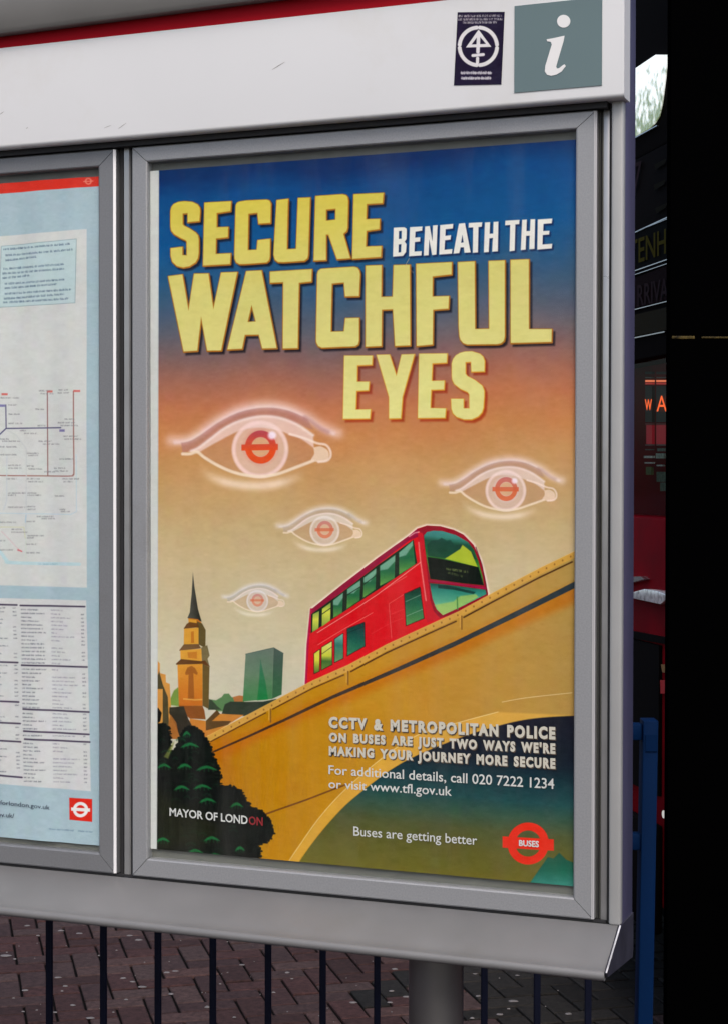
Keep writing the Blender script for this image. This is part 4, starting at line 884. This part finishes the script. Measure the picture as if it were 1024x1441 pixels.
def fband(name, pa, pb, wd, off, th, m_):
    """a strip across the whole front whose direction follows the front; heights from two photograph rows"""
    za = fyz(930, pa, off)[1]; zb_ = fyz(930, pb, off)[1]
    return mesh_obj(name, *bbox(-off, -off+th, .02, 2.48, min(za, zb_), max(za, zb_)), m_, bus)
M_BRED = mat('red_bus_paint', (.15, .0008, .005), .6, spec=.05, noise=.25, nscale=6, dirt=(.012, .0006, .001))
M_BDARK = mat('dark_bus_interior', (.003, .002, .002), .8, spec=.05)
M_CHROME = mat('worn_aluminium_beading', (.5, .48, .48), .25, .9)
M_BLIND = mat('black_blind', (.002, .002, .002), .8, spec=.04)
M_BYEL = mat('yellow_blind_print', (.045, .038, .002), .8, spec=.05)
M_BGREY = mat('grey_fleet_name', (.02, .011, .014), .8, spec=.05)
M_TAN = mat('tan_panel', (.012, .009, .003), .7, spec=.05, noise=.2)
M_TYRE = mat('tyre_rubber', (.012, .012, .012), .85)
M_LAMP = mat('headlamp_glass', (.7, .7, .66), .1, .6, emit=(1, .97, .9), estr=.35)
M_ORN = mat('orange_led', (.1, .01, 0), .6, emit=(1., .13, .03), estr=1.3)
M_ORN2 = mat('orange_strip', (.3, .05, .02), .6, emit=(1., .22, .10), estr=.9)
M_GREYL = mat('grey_interior_strip', (.20, .2, .19), .5)
def hc0(y): return fyz(925, y, .01)[1]
M_PGLASS = glass_mat('dark_bus_glass', (.75, .78, .76), .008)
mesh_obj('body', *bbox(.14, 9.5, .0, 2.5, .36, 4.35), M_BRED, bus, bevel=.03)
mesh_obj('chassis', *bbox(.3, 9.4, .12, 2.38, .2, .358), M_BDARK, bus)
# front skins: lower red, centre bands, upper surround
zl = fyz(930, 728)[1]; zt_ = fyz(930, 500)[1]
mesh_obj('lower_front', *bbox(.0, .139, .0, 2.5, .42, zl), M_BRED, bus, bevel=.012)
mesh_obj('blind_box', *bbox(.0, .139, .0, 2.5, zt_, fyz(930, 205)[1]), M_BDARK, bus, bevel=.004)
mesh_obj('upper_surround', *bbox(.004, .139, .0, 2.5, fyz(930, 204.6)[1], 4.3), M_BDARK, bus, bevel=.01)
# upper windscreen: patterned glass, bright sky and foliage painted in and glowing
def sky_glow_glass():
    m_ = bpy.data.materials.new('painted_sky_glass'); m_.use_nodes = True; t = m_.node_tree; b = t.nodes['Principled BSDF']; L = t.links
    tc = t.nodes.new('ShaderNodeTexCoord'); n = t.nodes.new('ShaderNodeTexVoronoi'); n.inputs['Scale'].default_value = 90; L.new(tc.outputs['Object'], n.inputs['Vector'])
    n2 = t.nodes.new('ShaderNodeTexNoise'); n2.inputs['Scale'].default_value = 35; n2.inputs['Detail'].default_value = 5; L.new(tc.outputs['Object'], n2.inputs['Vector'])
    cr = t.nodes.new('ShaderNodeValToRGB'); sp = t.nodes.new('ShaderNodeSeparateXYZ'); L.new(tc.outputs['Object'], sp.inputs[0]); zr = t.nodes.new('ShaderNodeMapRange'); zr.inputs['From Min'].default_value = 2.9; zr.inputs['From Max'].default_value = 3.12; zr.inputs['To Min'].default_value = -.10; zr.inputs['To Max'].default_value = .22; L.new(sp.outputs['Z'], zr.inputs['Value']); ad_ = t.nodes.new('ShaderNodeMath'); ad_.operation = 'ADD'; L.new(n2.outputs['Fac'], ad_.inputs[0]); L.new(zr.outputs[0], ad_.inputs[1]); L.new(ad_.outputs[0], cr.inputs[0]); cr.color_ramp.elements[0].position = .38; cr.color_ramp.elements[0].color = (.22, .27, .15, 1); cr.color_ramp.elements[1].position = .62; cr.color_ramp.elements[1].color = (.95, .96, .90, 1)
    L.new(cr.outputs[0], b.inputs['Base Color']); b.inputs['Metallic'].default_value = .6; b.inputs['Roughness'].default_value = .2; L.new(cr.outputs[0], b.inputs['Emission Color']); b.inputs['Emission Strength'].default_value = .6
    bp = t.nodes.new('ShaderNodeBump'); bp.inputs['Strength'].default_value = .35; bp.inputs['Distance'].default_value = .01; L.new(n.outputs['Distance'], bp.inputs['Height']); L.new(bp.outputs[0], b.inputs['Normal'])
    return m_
M_UGL = sky_glow_glass()
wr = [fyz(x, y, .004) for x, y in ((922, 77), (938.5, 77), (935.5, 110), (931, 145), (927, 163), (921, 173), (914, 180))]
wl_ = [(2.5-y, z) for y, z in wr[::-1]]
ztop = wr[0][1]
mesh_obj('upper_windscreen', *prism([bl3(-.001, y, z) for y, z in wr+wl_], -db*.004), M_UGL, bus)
fplate('beading', [(880, 199.5), (923, 176), (923.5, 177.2), (880, 201.2)], .006, .005, M_CHROME)
for (xa, ya, xb, yb_, wd) in ((860, 341, 940, 304.0, 1.6), (880, 331, 940, 306.8, .7), (860, 391.5, 940, 363.6, 1.3), (860, 397, 938, 370.3, .9), (860, 443, 939, 423, 1.2), (860, 481, 934, 466.0, 1.6)):
    fplate('beading', [(xa, ya), (xb, yb_), (xb, yb_+wd), (xa, ya+wd)], .008, .008, M_CHROME)
fplate('route_blind', [(870, 395), (939, 370.5), (939.5, 310), (870, 334)], .004, .004, M_BLIND)
fplate('fleet_name_panel', [(870, 400), (939, 373), (939, 422), (870, 438)], .004, .004, mat('maroon_panel', (.006, .0012, .0018), .8, spec=.05))
fplate('tan_panel', [(870, 448), (939, 432), (939, 464), (870, 477)], .006, .006, M_TAN)
def on_bus(x, y): q = fyz(x, y, .0085); return bl3(-.0085, *q)
mesh_obj('blind_lettering', *text_on('TENH', [(884, 341), (884, 374), (936, 322), (936, 356)], on_bus, .01), M_BYEL, bus)
mesh_obj('fleet_name_lettering', *text_on('RRIVA', [(896, 402), (896, 431), (939, 391), (939, 421)], on_bus, .01), M_BGREY, bus)
mesh_obj('blind_lettering', *text_on('7', [(889, 231), (889, 272), (902, 226), (902, 266)], on_bus, .0), M_BGREY, bus)
M_FAINT = mat('faint_blind_print', (.006, .005, .002), .8, spec=.05)
for k, (x0, y0) in enumerate(((920, 223), (919, 252), (921, 285))): fplate('blind_row', [(x0, y0+8), (x0+17, y0), (x0+15, y0+7), (x0+1, y0+16)], .0085, .0005, M_FAINT)
# lower windscreen opening: what shows through it
zz = lambda y: fyz(930, y)[1]
mesh_obj('windscreen_pillar', *bbox(.01, .139, .0, .02, zl+.002, zt_-.002), M_BDARK, bus)
def inner(name, x0, x1, y0, y1, m_, off=-.10, th=.01): return fplate(name, [(x0, y0), (x1, y0), (x1, y1), (x0, y1)], off, th, m_)
for x0, x1 in ((907, 916.5), (922.5, 938.5)):
    inner('seen_strip', x0, x1, 523, 526.5, mat('dim_grey', (.03, .03, .03), .6)); inner('seen_strip', x0, x1, 530.5, 532, M_GREYL)
    inner('seen_orange_strip', x0, x1, 534.8, 537.4, M_ORN2); inner('seen_red_strip', x0, x1, 538.3, 541, mat('dim_red_strip', (.4, .03, .03), .5, emit=(.8, .05, .04), estr=.35))
    inner('seen_display', x0, x1, 543, 594, mat('display_black', (.012, .010, .010), .5), -.104)
    inner('seen_red_panel', x0 if x0 > 915 else 908.5, x1, 598, 625, mat('seen_red_glow', (.45, .005, .02), .4, emit=(.5, 0, .02), estr=.18)); inner('seen_strip', x0, x1, 596, 597.3, mat('pink_strip', (.3, .08, .08), .5))  # red panel and strip glow faintly; their brightness is put in as emission
    inner('seen_strip', x0, x1, 625.5, 626.8, M_GREYL)
for (x0, x1, y0, y1, c) in ((907, 916, 632, 633.5, (.12, .14, .12)), (924, 938, 631, 635, (.14, .17, .14)), (905, 917, 641.5, 644.5, (.6, .6, .55)), (922, 934, 638, 645, (.4, .45, .38)), (906, 917, 650.5, 652.2, (.6, .6, .58)), (923, 931, 654, 656, (.5, .5, .48)), (908, 915, 657, 668, (.10, .12, .04)), (923, 938, 664, 678, (.10, .13, .09)), (928, 938, 679, 691, (.11, .14, .10))):
    inner('seen_patch', x0, x1, y0, y1, mat('seen_patch_paint', c, .7, noise=.5, nscale=90))
def on_led(x, y): q = fyz(x, y, -.095); return bl3(.095, *q)
mesh_obj('led_lettering', *text_on('w', [(906.5, 554), (906.5, 577), (916.5, 554), (916.5, 577)], on_led, .0), M_ORN, bus)
mesh_obj('led_lettering', *text_on('A', [(923, 557), (923, 579), (937.5, 557), (937.5, 579)], on_led, .0), M_ORN, bus)
zw = bbox(.03, .034, .021, 2.48, zl+.004, zt_-.004); mesh_obj('windscreen', *zw, M_PGLASS, bus)
# red front detail: bright ledge, dark band, reflectors, headlamp
fplate('lamp_ledge', [(880, 836), (905, 829), (922, 831), (938, 837), (938.5, 841), (928.5, 850.5), (880, 840)], .03, .03, mat('polished_ledge', (.92, .9, .88), .3, .5, noise=.4, nscale=60, bump=.8, bscale=60), bevel=.002)
fplate('lamp_ledge', [(880, 812), (900, 811), (906, 815), (880, 822)], .02, .02, M_CHROME)
fplate('black_band', [(860, 883), (938, 898), (938, 907), (860, 893)], .015, .015, M_BDARK)
mesh_obj('lower_dark_panel', *bbox(-.012, -.0005, .045, 2.455, hc0(1120), hc0(908)), M_BDARK, bus)  # plain dark panel over the lower front
fplate('reflector', [(929, 935), (938, 935), (936.5, 947), (931, 946)], .012, .012, mat('amber_reflector', (.25, .12, .03), .3))
fplate('tail_reflector', [(928, 957), (935, 957), (935.5, 976), (928.5, 976)], .012, .012, mat('red_reflector', (.45, .005, .01), .3))
hc = fyz(934.5, 1147, .03); mesh_obj('headlight', *cyl(bl3(-.03, hc[0]+.012, hc[1]), bl3(.0, hc[0]+.012, hc[1]), .012, 20), M_LAMP, bus, smooth=True)
mesh_obj('headlight', *cyl(bl3(-.03, 2.5-hc[0]-.012, hc[1]), bl3(.0, 2.5-hc[0]-.012, hc[1]), .012, 20), M_LAMP, bus, smooth=True)
mesh_obj('bumper', *bbox(-.03, -.0005, .03, 2.47, .34, hc[1]-.05), M_BDARK, bus, bevel=.01)
for wx in (1.6, 7.2):
    for y0, y1 in ((-.02, .24), (2.26, 2.52)):
        wh = mesh_obj('wheel', *cyl(bl3(wx, y0, .49), bl3(wx, y1, .49), .49, 36), M_TYRE, bus, smooth=True)
        yo = y0-.012 if y0 < 1 else y1+.012
        mesh_obj('rim', *cyl(bl3(wx, y0-.006 if y0 < 1 else y1+.006, .49), bl3(wx, yo, .49), .27, 28), M_CHROME, wh, smooth=True)
for k in range(6):
    for z0, z1_ in ((1.5, 2.2), (2.95, 3.7)):
        mesh_obj('side_window', *bbox(.9+k*1.4, 2.15+k*1.4, -.006, -.0005, z0, z1_), M_BLIND, bus, bevel=.002)

# ------------------------------------------------------------------ black panel at the right edge
kd = 4.95; kx = (940.5-512)/F*kd
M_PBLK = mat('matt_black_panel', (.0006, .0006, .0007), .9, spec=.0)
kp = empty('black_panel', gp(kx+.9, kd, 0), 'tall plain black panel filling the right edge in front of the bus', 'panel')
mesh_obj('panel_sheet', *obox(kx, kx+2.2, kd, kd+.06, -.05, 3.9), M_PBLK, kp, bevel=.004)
zg = 1.75+(670-461.5)/F*kd
M_GLINT = mat('dull_yellow_glint', (.05, .036, .010), .5, spec=.1, noise=.9, nscale=50)  # a yellowish glint on the panel, built as thin coloured strips
for x0, x1, hh in ((.006, .072, .0042), (.092, .17, .0026), (.19, .26, .002)):
    mesh_obj('yellow_glint', *obox(kx+x0, kx+x1, kd-.003, kd-.0005, zg-hh, zg+hh), M_GLINT, kp, bevel=.001)
